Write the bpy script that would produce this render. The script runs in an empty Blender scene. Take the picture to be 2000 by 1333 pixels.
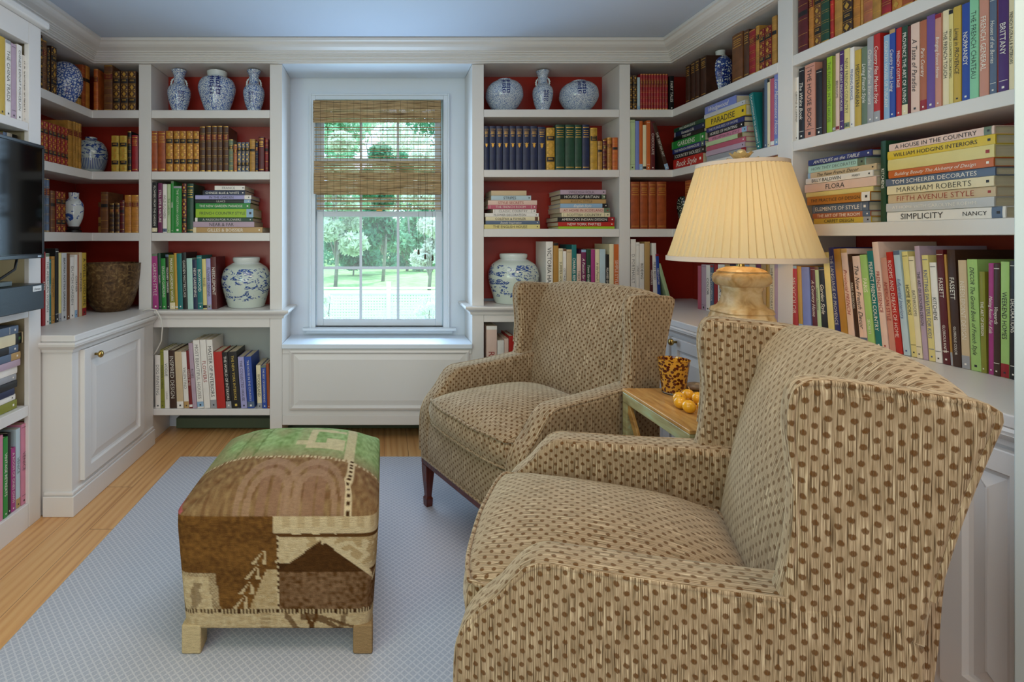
import bpy, bmesh, math, random
from mathutils import Vector, Matrix, noise
random.seed(7)
sc = bpy.context.scene
col = sc.collection
PI = math.pi
# ------------------------------------------------------------------ camera, world, light, exposure
cam_d = bpy.data.cameras.new('camera'); cam = bpy.data.objects.new('camera', cam_d); col.objects.link(cam)
cam.location = (0, 0, 1.2); cam.rotation_euler = (PI/2, 0, 0)
cam_d.sensor_width = 36; cam_d.lens = 18.0
cam_d.shift_x = .125; cam_d.shift_y = -.10025
cam_d.clip_start = .05; cam_d.clip_end = 300
sc.camera = cam
sc.view_settings.view_transform = 'Standard'; sc.view_settings.look = 'None'
sc.view_settings.exposure = 0.0; sc.view_settings.gamma = 1; sc.view_settings.use_curve_mapping = False
sc.cycles.use_denoising = True
sc.cycles.max_bounces = 8; sc.cycles.diffuse_bounces = 5; sc.cycles.transparent_max_bounces = 12
sc.cycles.caustics_reflective = False; sc.cycles.caustics_refractive = False
world = bpy.data.worlds.new('sky'); sc.world = world; world.use_nodes = True
wn = world.node_tree.nodes['Background']; wn.inputs[0].default_value = (.62, .82, 1, 1); wn.inputs[1].default_value = 3.6

def light(name, kind, loc, rot, energy, color, size=None, size_y=None, portal=False):
    l = bpy.data.lights.new(name, kind); l.energy = energy; l.color = color
    if kind == 'AREA':
        l.shape = 'RECTANGLE'; l.size = size; l.size_y = size_y
        l.cycles.is_portal = portal
    elif kind == 'POINT': l.shadow_soft_size = size
    elif kind == 'SUN': l.angle = size
    o = bpy.data.objects.new(name, l); col.objects.link(o); o.location = loc; o.rotation_euler = rot
    return o
light('sun_light', 'SUN', (0, 0, 8), (math.radians(48), 0, math.radians(150)), 5.5, (1, .96, .9), .02)
# soft fill added behind the camera for a presumed window, then left window daylight
light('fill_behind_camera', 'AREA', (-.4, -.95, 1.25), (math.radians(99), 0, math.radians(4)), 24, (.86, .91, 1), 2.2, 1.7)
light('window_daylight_left', 'AREA', (-1.35, .1, 1.35), (math.radians(90), 0, math.radians(-62)), 15, (.74, 1, .74), .9, 1.3)
light('north_window_daylight', 'AREA', (-.03, 3.17, 1.3), (math.radians(-90), 0, 0), 17, (.50, .74, 1), .78, 1.35)
light('warm_fill_right', 'AREA', (1.0, .6, 2.28), (0, 0, 0), 11, (1, .76, .50), .5, .5)  # added warm fill under the ceiling, brightens the right side
light('overhead_fill', 'AREA', (-.2, 1.15, 2.29), (0, 0, 0), 13, (1, .93, .88), 1.3, 1.3)  # added broad fill under the ceiling, evens out the room
LAMP_POWER = 10

# ------------------------------------------------------------------ materials
def lin(c):
    c = c/255
    return c/12.92 if c <= .04045 else ((c+.055)/1.055)**2.4
def rgb(h): return (lin(int(h[0:2], 16)), lin(int(h[2:4], 16)), lin(int(h[4:6], 16)), 1)
_m = {}
def newmat(name):
    m = bpy.data.materials.new(name); m.use_nodes = True
    nt = m.node_tree; return m, nt, nt.nodes['Principled BSDF']
def mat(name, h, rough=.5, metal=0, var=0, scale=20, bump=0, spec=None, stretch=None):
    if name in _m: return _m[name]
    m, nt, b = newmat(name); _m[name] = m
    b.inputs['Base Color'].default_value = rgb(h); b.inputs['Roughness'].default_value = rough; b.inputs['Metallic'].default_value = metal
    if spec is not None: b.inputs['Specular IOR Level'].default_value = spec
    if var or bump:
        tc = nt.nodes.new('ShaderNodeTexCoord'); mp = nt.nodes.new('ShaderNodeMapping'); n = nt.nodes.new('ShaderNodeTexNoise')
        nt.links.new(tc.outputs['Object'], mp.inputs[0]); nt.links.new(mp.outputs[0], n.inputs['Vector'])
        if stretch: mp.inputs['Scale'].default_value = stretch
        n.inputs['Scale'].default_value = scale; n.inputs['Detail'].default_value = 5
        if var:
            r = nt.nodes.new('ShaderNodeValToRGB'); c = rgb(h)
            r.color_ramp.elements[0].position = .3; r.color_ramp.elements[1].position = .7
            r.color_ramp.elements[0].color = (c[0]*(1-var), c[1]*(1-var), c[2]*(1-var), 1)
            r.color_ramp.elements[1].color = tuple(min(1, x*(1+var*.6)) for x in c[:3]) + (1,)
            nt.links.new(n.outputs[0], r.inputs[0]); nt.links.new(r.outputs[0], b.inputs['Base Color'])
        if bump:
            bp = nt.nodes.new('ShaderNodeBump'); bp.inputs['Strength'].default_value = bump; bp.inputs['Distance'].default_value = .003
            nt.links.new(n.outputs[0], bp.inputs['Height']); nt.links.new(bp.outputs[0], b.inputs['Normal'])
    return m
class N:
    """small node-graph helper"""
    def __init__(s, nt): s.nt = nt
    def val(s, x, sock):
        if isinstance(x, (int, float)): sock.default_value = x
        elif isinstance(x, tuple): sock.default_value = x
        else: s.nt.links.new(x, sock)
    def m(s, op, a, b=0.0, c=0.0):
        n = s.nt.nodes.new('ShaderNodeMath'); n.operation = op
        s.val(a, n.inputs[0]); s.val(b, n.inputs[1]); s.val(c, n.inputs[2]); return n.outputs[0]
    def mix(s, f, a, b):
        n = s.nt.nodes.new('ShaderNodeMix'); n.data_type = 'RGBA'
        s.val(f, n.inputs[0]); s.val(a, n.inputs[6]); s.val(b, n.inputs[7]); return n.outputs[2]
    def noise(s, vec, scale, detail=3, dist=0):
        n = s.nt.nodes.new('ShaderNodeTexNoise'); s.nt.links.new(vec, n.inputs['Vector'])
        n.inputs['Scale'].default_value = scale; n.inputs['Detail'].default_value = detail; n.inputs['Distortion'].default_value = dist; return n.outputs[0]
    def mapping(s, vec, scale=(1, 1, 1), rot=(0, 0, 0), loc=(0, 0, 0)):
        n = s.nt.nodes.new('ShaderNodeMapping'); s.nt.links.new(vec, n.inputs[0])
        n.inputs['Scale'].default_value = scale; n.inputs['Rotation'].default_value = rot; n.inputs['Location'].default_value = loc; return n.outputs[0]
    def coord(s, w='Object'): return s.nt.nodes.new('ShaderNodeTexCoord').outputs[w]
    def sep(s, vec):
        n = s.nt.nodes.new('ShaderNodeSeparateXYZ'); s.nt.links.new(vec, n.inputs[0]); return n.outputs
    def ramp(s, f, stops):
        n = s.nt.nodes.new('ShaderNodeValToRGB'); s.nt.links.new(f, n.inputs[0]); cr = n.color_ramp
        while len(cr.elements) < len(stops): cr.elements.new(.5)
        for e, (p, c) in zip(cr.elements, stops): e.position = p; e.color = c
        return n.outputs[0]
    def bump(s, h, strength, dist, b):
        n = s.nt.nodes.new('ShaderNodeBump'); n.inputs['Strength'].default_value = strength; n.inputs['Distance'].default_value = dist
        s.nt.links.new(h, n.inputs['Height']); s.nt.links.new(n.outputs[0], b.inputs['Normal'])
PAINT = mat('white_paint', 'dad6d2', .38)
CEIL = mat('ceiling_paint', 'c4d0e2', .8)
WALLP = mat('wall_paint', 'dcdad6', .6)
REDP = mat('red_paint', '9e2a1c', .35, var=.12, scale=3)
CREAMP = mat('cream_paint', 'd0c09c', .5)
NICHEP = mat('daylight_tinted_paint', 'd6dfe8', .4)  # white paint with the blue of the daylight put into its colour
BRASS = mat('brass', 'b89a5a', .25, 1)
GILT = mat('gilt', 'd8a84c', .35, .6)
PAGES = mat('page_edges', 'cfc3a6', .8, var=.15, scale=60, stretch=(1, .05, 1))

# ------------------------------------------------------------------ mesh builder
class MB:
    def __init__(s): s.v = []; s.f = []; s.m = []
    def add(s, vs, fs, m=0):
        o = len(s.v); s.v += [tuple(p) for p in vs]; s.f += [tuple(i+o for i in f) for f in fs]
        s.m += [m]*len(fs) if isinstance(m, int) else m
        return s
    def box(s, x0, x1, y0, y1, z0, z1, m=0):
        if x0 > x1: x0, x1 = x1, x0
        if y0 > y1: y0, y1 = y1, y0
        if z0 > z1: z0, z1 = z1, z0
        return s.add([(x0,y0,z0),(x1,y0,z0),(x1,y1,z0),(x0,y1,z0),(x0,y0,z1),(x1,y0,z1),(x1,y1,z1),(x0,y1,z1)],
                     [(0,3,2,1),(4,5,6,7),(0,1,5,4),(1,2,6,5),(2,3,7,6),(3,0,4,7)], m)
    def prism(s, poly, z0, z1, m=0, axis='z'):
        """poly: CCW outline; axis z -> (a,b,z); axis x -> (z,a,b)"""
        n = len(poly)
        ar = sum(poly[i][0]*poly[(i+1) % n][1]-poly[(i+1) % n][0]*poly[i][1] for i in range(n))
        if ar < 0: poly = poly[::-1]
        if axis == 'z': f = lambda p, z: (p[0], p[1], z)
        else: f = lambda p, z: (z, p[0], p[1])
        vs = [f(p, z0) for p in poly]+[f(p, z1) for p in poly]
        fs = [tuple(range(n-1, -1, -1)), tuple(range(n, 2*n))]+[(i, (i+1) % n, (i+1) % n+n, i+n) for i in range(n)]
        return s.add(vs, fs, m)
    def lathe(s, prof, c=(0, 0, 0), seg=32, m=0, cap=True, fn=None):
        vs = []; fs = []
        for r, z in prof:
            for k in range(seg):
                a = 2*PI*k/seg; rr = r if fn is None else fn(r, a, z)
                vs.append((c[0]+rr*math.cos(a), c[1]+rr*math.sin(a), c[2]+z))
        for i in range(len(prof)-1):
            for k in range(seg):
                k2 = (k+1) % seg; fs.append((i*seg+k, i*seg+k2, (i+1)*seg+k2, (i+1)*seg+k))
        if cap:
            fs.append(tuple(range(seg-1, -1, -1))); n = (len(prof)-1)*seg; fs.append(tuple(range(n, n+seg)))
        return s.add(vs, fs, m)
    def tube(s, pts, r, seg=8, m=0, closed=False):
        pts = [Vector(p) for p in pts]; n = len(pts); vs = []; fs = []
        up = None
        for i, p in enumerate(pts):
            if closed: t = pts[(i+1) % n]-pts[i-1]
            else: t = pts[min(i+1, n-1)]-pts[max(i-1, 0)]
            t.normalize()
            if up is None:
                up = Vector((0, 0, 1)) if abs(t.z) < .9 else Vector((1, 0, 0))
            a = t.cross(up)
            if a.length < 1e-6: a = t.cross(Vector((1, 0, 0)))
            a.normalize(); b = a.cross(t); up = b
            rr = r[i] if isinstance(r, (list, tuple)) else r
            for k in range(seg):
                an = 2*PI*k/seg; vs.append(p+a*rr*math.cos(an)+b*rr*math.sin(an))
        e = n if closed else n-1
        for i in range(e):
            j = (i+1) % n
            for k in range(seg):
                k2 = (k+1) % seg; fs.append((i*seg+k, j*seg+k, j*seg+k2, i*seg+k2))
        if not closed: fs.append(tuple(range(seg))); fs.append(tuple((n-1)*seg+k for k in range(seg-1, -1, -1)))
        return s.add(vs, fs, m)
    def ball(s, c, r, seg=16, rings=10, m=0, sz=1):
        prof = [(max(1e-4, r*math.sin(PI*i/rings)), -r*sz*math.cos(PI*i/rings)) for i in range(rings+1)]
        return s.lathe(prof, c, seg, m, cap=True)
    def xf(s, M):
        s.v = [tuple(M @ Vector(p)) for p in s.v]; return s
    def build(s, name, mats, parent=None, smooth=False, loc=(0, 0, 0), rot=(0, 0, 0), bevel=0, seg=2, sharp=None):
        me = bpy.data.meshes.new(name); me.from_pydata(s.v, [], s.f)
        if not isinstance(mats, (list, tuple)): mats = [mats]
        for m in mats: me.materials.append(m)
        me.polygons.foreach_set('material_index', s.m)
        if smooth: me.polygons.foreach_set('use_smooth', [True]*len(s.f))
        me.update()
        if sharp is not None: me.set_sharp_from_angle(angle=math.radians(sharp))
        o = bpy.data.objects.new(name, me); col.objects.link(o); o.location = loc; o.rotation_euler = rot
        if parent is not None: o.parent = parent
        if bevel:
            b = o.modifiers.new('bevel', 'BEVEL'); b.width = bevel; b.segments = seg; b.limit_method = 'ANGLE'; b.angle_limit = math.radians(35); b.harden_normals = True
            me.polygons.foreach_set('use_smooth', [True]*len(s.f))
        return o
def tag(o, label=None, cat=None, group=None, kind=None):
    if label: o['label'] = label
    if cat: o['category'] = cat
    if group: o['group'] = group
    if kind: o['kind'] = kind
    return o
def empty(name, loc=(0, 0, 0), rz=0):
    o = bpy.data.objects.new(name, None); col.objects.link(o); o.location = loc; o.rotation_euler = (0, 0, rz); o.empty_display_size = .1; return o
def bx(p, Y=3.0): return (p-750)*Y/1000
def hz(y, Y=3.0): return 1.2+(466-y)*Y/1000

# ------------------------------------------------------------------ room shell
LX, LB, RX, RB, BY, BB = -1.71, -1.95, 1.69, 1.955, 3.0, 3.24
CZ = 2.335
def floor_mat():
    m, nt, b = newmat('pine_boards'); g = N(nt); o = g.coord()
    s = g.sep(o)
    bw = .135
    ix = g.m('FLOOR', g.m('DIVIDE', s[0], bw))
    fx = g.m('FRACT', g.m('DIVIDE', s[0], bw))
    wn_ = nt.nodes.new('ShaderNodeTexWhiteNoise'); wn_.noise_dimensions = '1D'; nt.links.new(ix, wn_.inputs['W'])
    yy = g.m('ADD', s[1], g.m('MULTIPLY', wn_.outputs['Value'], 1.7))
    iy = g.m('FLOOR', g.m('DIVIDE', yy, 1.45)); fy = g.m('FRACT', g.m('DIVIDE', yy, 1.45))
    w2 = nt.nodes.new('ShaderNodeTexWhiteNoise'); w2.noise_dimensions = '2D'
    cv = nt.nodes.new('ShaderNodeCombineXYZ'); nt.links.new(ix, cv.inputs[0]); nt.links.new(iy, cv.inputs[1]); nt.links.new(cv.outputs[0], w2.inputs['Vector'])
    va = nt.nodes.new('ShaderNodeVectorMath'); va.operation = 'ADD'; nt.links.new(o, va.inputs[0])
    vm = nt.nodes.new('ShaderNodeVectorMath'); vm.operation = 'SCALE'; nt.links.new(w2.outputs['Color'], vm.inputs[0]); vm.inputs['Scale'].default_value = 7
    nt.links.new(vm.outputs[0], va.inputs[1])
    g1 = g.noise(g.mapping(va.outputs[0], (1, .035, 1)), 60, 4, .6)
    g2 = g.noise(g.mapping(va.outputs[0], (1, .12, 1)), 9, 2, 1.2)
    wv = nt.nodes.new('ShaderNodeTexWave'); wv.bands_direction = 'X'; nt.links.new(g.mapping(va.outputs[0], (1, .05, 1)), wv.inputs['Vector'])
    wv.inputs['Scale'].default_value = 9; wv.inputs['Distortion'].default_value = 9; wv.inputs['Detail'].default_value = 2; wv.inputs['Detail Scale'].default_value = .7
    t = g.m('ADD', g.m('MULTIPLY', wv.outputs['Fac'], g.m('MULTIPLY', g2, .62)), g.m('MULTIPLY', g1, .62))
    c = g.ramp(t, [(.15, rgb('e2bc84')), (.52, rgb('d4a46c')), (.85, rgb('94603a'))])
    c = g.mix(g.m('MULTIPLY', w2.outputs['Value'], .45), c, rgb('b87038'))
    c = g.mix(g.m('MULTIPLY', g2, .25), c, rgb('e8b878'))
    ex = g.m('ADD', g.m('LESS_THAN', fx, .012), g.m('LESS_THAN', fy, .0014))
    c = g.mix(ex, c, rgb('4a2412'))
    nt.links.new(c, b.inputs['Base Color']); b.inputs['Roughness'].default_value = .3
    g.bump(g.m('SUBTRACT', 1.0, ex), .4, .002, b)
    return m
MB().box(-2.1, 2.1, -1.2, 3.35, -.06, 0).build('floor', floor_mat())['kind'] = 'structure'
MB().box(-2.1, 2.1, -1.2, 3.35, CZ, CZ+.08).build('ceiling', CEIL)['kind'] = 'structure'
MB().box(-2.06, -1.975, -1.2, 3.35, 0, CZ).build('wall_left', WALLP)['kind'] = 'structure'
MB().box(1.985, 2.06, -1.2, 3.35, 0, CZ).build('wall_right', WALLP)['kind'] = 'structure'
MB().box(-1.97, 1.98, -1.2, -1.12, 0, CZ).build('wall_front', WALLP)['kind'] = 'structure'
WX0, WX1, WZ0, WZ1 = bx(617, 3.27), bx(865, 3.27), hz(638.7, 3.27), hz(197, 3.27)
w = MB()
w.box(-1.97, WX0, 3.27, 3.36, 0, CZ); w.box(WX1, 1.98, 3.27, 3.36, 0, CZ)
w.box(WX0, WX1, 3.27, 3.36, 0, WZ0); w.box(WX0, WX1, 3.27, 3.36, WZ1, CZ)
w.build('wall_back', NICHEP)['kind'] = 'structure'
# niche sides carry the daylight-tinted white paint: reveal lining between bookcases and window
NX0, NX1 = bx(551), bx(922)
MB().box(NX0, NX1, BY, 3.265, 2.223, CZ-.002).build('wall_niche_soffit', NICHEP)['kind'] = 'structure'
# pier at the right edge, nearest the camera
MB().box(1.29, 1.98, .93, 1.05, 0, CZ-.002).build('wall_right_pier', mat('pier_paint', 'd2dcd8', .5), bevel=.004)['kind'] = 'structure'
# crown moulding, one strip round three sides, and its reeded frieze
CRP = [(.118, 2.333), (.118, 2.318), (.108, 2.313), (.100, 2.300), (.088, 2.290), (.068, 2.281), (.060, 2.277), (.060, 2.271), (.052, 2.269), (.052, 2.262),
       (.046, 2.262), (.046, 2.256), (.040, 2.256), (.040, 2.246), (.033, 2.246), (.033, 2.240), (.027, 2.240), (.027, 2.230), (.016, 2.230), (.016, 2.222), (0.001, 2.222), (.001, 2.333)]
cr = MB(); n = len(CRP); vs = []
for p, z in CRP:
    vs += [(LX+p, .75, z), (LX+p, BY-p, z), (RX-p, BY-p, z), (RX-p, 1.052, z)]
fs = []
for i in range(n):
    j = (i+1) % n
    for k in range(3): fs.append((i*4+k, j*4+k, j*4+k+1, i*4+k+1))
cr.add(vs, fs).build('trim_1', PAINT)['kind'] = 'structure'

# ------------------------------------------------------------------ window_1
win = empty('window_1', ((WX0+WX1)/2, 3.27, WZ0)); win['kind'] = 'structure'
def wpart(mb, name, m, parent=None, **k):
    mb.v = [(x-win.location.x, y-win.location.y, z-win.location.z) for x, y, z in mb.v]
    return mb.build(name, m, parent or win, **k)
c = MB(); cw = .032
for a, d in ((0, 3.245), (.012, 3.238)):
    pass
c.box(WX0-cw, WX0, 3.242, 3.27, WZ0-.002, WZ1+cw); c.box(WX1, WX1+cw, 3.242, 3.27, WZ0-.002, WZ1+cw); c.box(WX0, WX1, 3.242, 3.27, WZ1, WZ1+cw)
c.box(WX0-cw-.006, WX0-cw+.006, 3.236, 3.27, WZ0-.002, WZ1+cw+.006); c.box(WX1+cw-.006, WX1+cw+.006, 3.236, 3.27, WZ0-.002, WZ1+cw+.006)
c.box(WX0-cw+.006, WX1+cw-.006, 3.236, 3.27, WZ1+cw-.006, WZ1+cw+.006)
wpart(c, 'window_casing', NICHEP, bevel=.003)
c = MB(); c.box(WX0-.08, WX1+.08, 3.215, 3.36, WZ0-.018, WZ0); c.box(WX0-.06, WX1+.06, 3.245, 3.268, WZ0-.04, WZ0-.018)
wpart(c, 'window_stool', NICHEP, bevel=.004)
c = MB(); d0, d1 = 3.36, 3.40
c.box(WX0-.04, WX0, 3.36, 3.5, WZ0-.03, WZ1+.03); c.box(WX1, WX1+.04, 3.36, 3.5, WZ0-.03, WZ1+.03); c.box(WX0, WX1, 3.36, 3.5, WZ1, WZ1+.03); c.box(WX0, WX1, 3.36, 3.5, WZ0-.03, WZ0)
wpart(c, 'window_jamb', NICHEP)
def sash(name, y, z0, z1, rb, rt):
    s = MB(); fw = .042; x0, x1 = WX0+.003, WX1-.003
    s.box(x0, x0+fw, y, y+.03, z0, z1); s.box(x1-fw, x1, y, y+.03, z0, z1)
    s.box(x0+fw, x1-fw, y, y+.03, z0, z0+rb); s.box(x0+fw, x1-fw, y, y+.03, z1-rt, z1)
    o = wpart(s, name, NICHEP, bevel=.003)
    g0, g1 = z0+rb, z1-rt; gx0, gx1 = x0+fw, x1-fw
    mu = MB()
    for k in (1, 2):
        xm = gx0+(gx1-gx0)*k/3; mu.box(xm-.008, xm+.008, y+.002, y+.026, g0, g1)
    zm = (g0+g1)/2; mu.box(gx0, gx1, y+.004, y+.024, zm-.008, zm+.008)
    wpart(mu, 'muntin', NICHEP)
    for i in range(3):
        for j in range(2):
            a0 = gx0+(gx1-gx0)*i/3; b0 = g0+(g1-g0)*j/2
            p = MB().box(a0, a0+(gx1-gx0)/3, y+.016, y+.018, b0, b0+(g1-g0)/2)
            wpart(p, 'pane', GLASS)
gm, nt, b = newmat('window_glass'); GLASS = gm
nt.nodes.remove(b); g = N(nt); tr = nt.nodes.new('ShaderNodeBsdfTransparent'); gl = nt.nodes.new('ShaderNodeBsdfGlossy'); gl.inputs['Roughness'].default_value = .02
tr.inputs[0].default_value = (.93, .97, 1, 1); mx = nt.nodes.new('ShaderNodeMixShader'); fr = nt.nodes.new('ShaderNodeFresnel'); nt.links.new(fr.outputs[0], mx.inputs[0])
nt.links.new(tr.outputs[0], mx.inputs[1]); nt.links.new(gl.outputs[0], mx.inputs[2]); nt.links.new(mx.outputs[0], nt.nodes['Material Output'].inputs[0])
sash('lower_sash', 3.285, WZ0+.003, hz(413, 3.285), .042, .034)
sash('upper_sash', 3.32, hz(424, 3.32), WZ1-.003, .034, .036)
for nm, zc in (('sash_lock', hz(413, 3.285)),):
    c = MB(); c.box(-.05, -.01, 3.285, 3.30, zc, zc+.012); wpart(c, nm, BRASS, bevel=.003)

# window seat slab and panel under it
SZ = .585
c = MB().box(NX0+.001, NX1-.001, 2.975, 3.268, SZ-.028, SZ)
o = c.build('window_seat', NICHEP, bevel=.005); tag(o, 'white painted window seat board below the sash window', 'window seat')
def panel_loops(mb, w_, h_, loops, xf):
    """nested rectangles: loops=[(inset, depth)], front = +depth"""
    vs = []
    for ins, d in loops: vs += [(ins, d, ins), (w_-ins, d, ins), (w_-ins, d, h_-ins), (ins, d, h_-ins)]
    fs = []
    for i in range(len(loops)-1):
        for k in range(4):
            k2 = (k+1) % 4; fs.append((i*4+k, i*4+k2, (i+1)*4+k2, (i+1)*4+k))
    L = (len(loops)-1)*4; fs.append((L, L+1, L+2, L+3)); fs.append((3, 2, 1, 0))
    mb.add([xf(*v) for v in vs], fs)
RP = [(0, 0), (0, -.018), (.003, -.02), (.05, -.02), (.056, -.010), (.064, -.008), (.098, -.017)]
b0 = hz(812)
root = empty('window_seat_panel', (0, BY, 0)); tag(root, 'white raised panel front below the window seat', 'panel')
c = MB(); c.box(NX0+.001, NX1-.001, BY, BY+.02, .108, SZ-.03)
c.build('panel_board', PAINT, root, loc=(0, -BY, 0))
c = MB(); panel_loops(c, bx(916)-bx(566), hz(684)-hz(800), [(0, 0), (0, -.012), (.012, -.018), (.018, -.010), (.024, -.004), (.055, -.011)], lambda x, y, z: (bx(566)+x, BY+y, hz(800)+z))
c.build('raised_panel', PAINT, root, loc=(0, -BY, 0))
c = MB(); c.box(NX0+.002, NX1-.002, BY-.006, BY-.0005, .108, .165); c.box(NX0+.002, NX1-.002, BY-.006, BY-.0005, SZ-.06, SZ-.03)
c.build('rail', PAINT, root, loc=(0, -BY, 0), bevel=.002)
c = MB().box(-1.3, 1.3, 3.2, 3.262, .012, .075); o = c.build('baseboard_heater', mat('heater_green', '4c5c48', .5), bevel=.004)
tag(o, 'low dark green heater strip in the shadow under the window seat', 'heater')

# ------------------------------------------------------------------ bookcases
def case(name, label, group=None):
    r = empty(name); tag(r, label, 'bookcase', group); return r
def shelfbox(r, x0, x1, y0, y1, zt, zb, name='shelf'):
    MB().box(x0, x1, y0, y1, zb, zt).build(name, PAINT, r, bevel=.003)
def shelfpoly(r, poly, zt, zb, name='shelf', m=None):
    MB().prism(poly, zb, zt).build(name, m or PAINT, r, bevel=.003)
LS = [(hz(215), hz(231)), (hz(335), hz(351)), (hz(455), hz(471))]
LC = .783
RS = [(1.957, 1.912), (1.603, 1.560), (1.256, 1.209)]
RC = .82
# left of the window
u = case('bookcase', 'white built-in bookcase with red back just left of the window')
ux0, ux1, o0, o1 = bx(271), bx(551), bx(295), bx(527)
MB().box(ux0, o0, BY, 3.262, 0, 2.222).build('side_panel', PAINT, u, bevel=.002)
MB().box(o1, ux1, BY, 3.262, 0, 2.222).build('side_panel', PAINT, u, bevel=.002)
MB().box(o0+.001, o1-.001, BB, BB+.012, LC, 2.222).build('back_panel', REDP, u)
MB().box(o0+.001, o1-.001, BB, BB+.012, .1, LC-.05).build('lower_back_panel', mat('grey_back', 'b4b8b4', .6), u)
MB().box(o0, o1, BY, BB, 2.222, CZ-.003).build('top_rail', PAINT, u)
for zt, zb in LS: shelfbox(u, o0+.0005, o1-.0005, BY+.0005, BB-.001, zt, zb)
shelfbox(u, o0+.0005, o1-.0005, BY+.0005, BB-.001, LC, hz(640)); shelfbox(u, o0+.0005, o1-.0005, BY+.0005, BB-.001, hz(799.6), hz(812))
def moulding(r, pts, z, m=PAINT, name='counter_moulding', h=.05, pr=.042):
    """moulded lip: profile swept along pts (x,y) open path, projecting to the left of travel"""
    prof = [(0, z-h), (.010, z-h), (.013, z-h*.72), (.020, z-h*.6), (.030, z-h*.42), (.033, z-h*.34), (pr, z-h*.34), (pr+.003, z-h*.15), (pr, z), (0, z)]
    P = [Vector(p) for p in pts]; offs = []
    for i in range(len(P)):
        d0 = (P[i]-P[i-1]).normalized() if i else None; d1 = (P[i+1]-P[i]).normalized() if i < len(P)-1 else None
        n0 = Vector((-d0.y, d0.x)) if d0 else None; n1 = Vector((-d1.y, d1.x)) if d1 else None
        if n0 is None: offs.append(n1)
        elif n1 is None: offs.append(n0)
        else: b_ = (n0+n1).normalized(); offs.append(b_/max(.3, b_.dot(n0)))
    vs = []; k = len(prof)
    for i, p in enumerate(P):
        for q, zz in prof: vs.append((p.x+offs[i].x*q, p.y+offs[i].y*q, zz))
    fs = []
    for i in range(len(P)-1):
        for j in range(k):
            j2 = (j+1) % k; fs.append((i*k+j, (i+1)*k+j, (i+1)*k+j2, i*k+j2))
    fs.append(tuple(range(k-1, -1, -1))); fs.append(tuple((len(P)-1)*k+j for j in range(k)))
    mb = MB().add(vs, fs); o = mb.build(name, m, r); return o
moulding(u, [(ux1+.0005, 3.25), (ux1+.0005, BY-.0005), (ux0+.108, BY-.0005)], LC)
# right of the window
u = case('bookcase', 'white built-in bookcase with red back just right of the window')
vx0, vx1, o0, o1 = bx(922), bx(1231), bx(945), bx(1210)
MB().box(vx0, o0, BY, 3.262, 0, 2.222).build('side_panel', PAINT, u, bevel=.002)
MB().box(o1, vx1, BY, 3.262, 0, 2.222).build('side_panel', PAINT, u, bevel=.002)
MB().box(o0+.001, o1-.001, BB, BB+.012, RC, 2.222).build('back_panel', REDP, u)
MB().box(o0+.001, o1-.001, BB, BB+.012, .1, RC-.05).build('lower_back_panel', mat('grey_back', 'b4b8b4', .6), u)
MB().box(o0, o1, BY, BB, 2.222, CZ-.003).build('top_rail', PAINT, u)
for zt, zb in RS: shelfbox(u, o0+.0005, o1-.0005, BY+.0005, BB-.001, zt, zb)
RC2 = .805
shelfbox(u, o0+.0005, o1-.0005, BY+.0005, BB-.001, RC2, hz(629.6)); shelfbox(u, o0+.0005, o1-.0005, BY+.0005, BB-.001, .20, .16)
moulding(u, [(1.34, BY-.0005), (NX1-.0005, BY-.0005), (NX1-.0005, 3.25)], RC2)

# left corner bookcase (shelves turn the corner) over a panelled cabinet
NY = 2.2
u = case('corner_bookcase', 'white corner bookcase of leather books and blue and white jars, left of the room')
poly = [(LX, NY+.002), (LX, BY), (ux0-.0005, BY), (ux0-.0005, BB-.001), (LB+.001, BB-.001), (LB+.001, NY+.002)]
for zt, zb in LS: shelfpoly(u, poly, zt, zb)
MB().box(LB-.012, LB, NY+.002, BB-.002, .1, 2.222).build('back_panel', REDP, u)
MB().box(LB, ux0-.002, BB, BB+.012, .1, 2.222).build('back_panel', REDP, u)
shelfpoly(u, poly, CZ-.003, 2.222, 'top_rail')
CFX = -1.33
u = empty('corner_cabinet'); tag(u, 'white cabinet with one raised panel door and brass knob, left corner', 'cabinet')
cpoly = [(CFX, NY+.002), (CFX, BY-.003), (ux0-.004, BY-.003), (ux0-.004, BB-.003), (LB+.003, BB-.003), (LB+.003, NY+.002)]
MB().prism([(CFX-.02, NY+.015), (CFX-.02, BY-.004), (LB+.01, BY-.004), (LB+.01, NY+.015)], .0, LC-.031).build('cabinet_body', PAINT, u, bevel=.002)
MB().prism(cpoly, LC-.030, LC).build('counter', PAINT, u, bevel=.005)
moulding(u, [(CFX-.02, BY-.01), (CFX-.02, NY+.015), (LX+.22, NY+.015)], LC-.030, name='cornice', h=.045, pr=.03)
MB().prism([(CFX-.004, NY-.001), (CFX-.004, BY-.012), (CFX-.03, BY-.012), (CFX-.03, NY+.022), (LX+.242, NY+.022), (LX+.242, NY-.001)], 0, .088).build('plinth', PAINT, u, bevel=.004)
MB().prism([(CFX-.010, NY+.005), (CFX-.010, BY-.012), (CFX-.03, BY-.012), (CFX-.03, NY+.022), (LX+.242, NY+.022), (LX+.242, NY+.005)], .088, .104).build('plinth_bead', PAINT, u, bevel=.005)
def knob(parent, p, d):
    k = MB(); k.lathe([(.006, 0), (.006, .012), (.010, .016), (.0155, .022), (.0165, .028), (.013, .034), (.005, .037)], seg=20)
    M = Matrix.Translation(p) @ Vector((0, 0, 1)).rotation_difference(Vector(d)).to_matrix().to_4x4()
    o = k.xf(M).build('knob', BRASS, parent, smooth=True); o['label'] = 'small round brass knob'; return o
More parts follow.
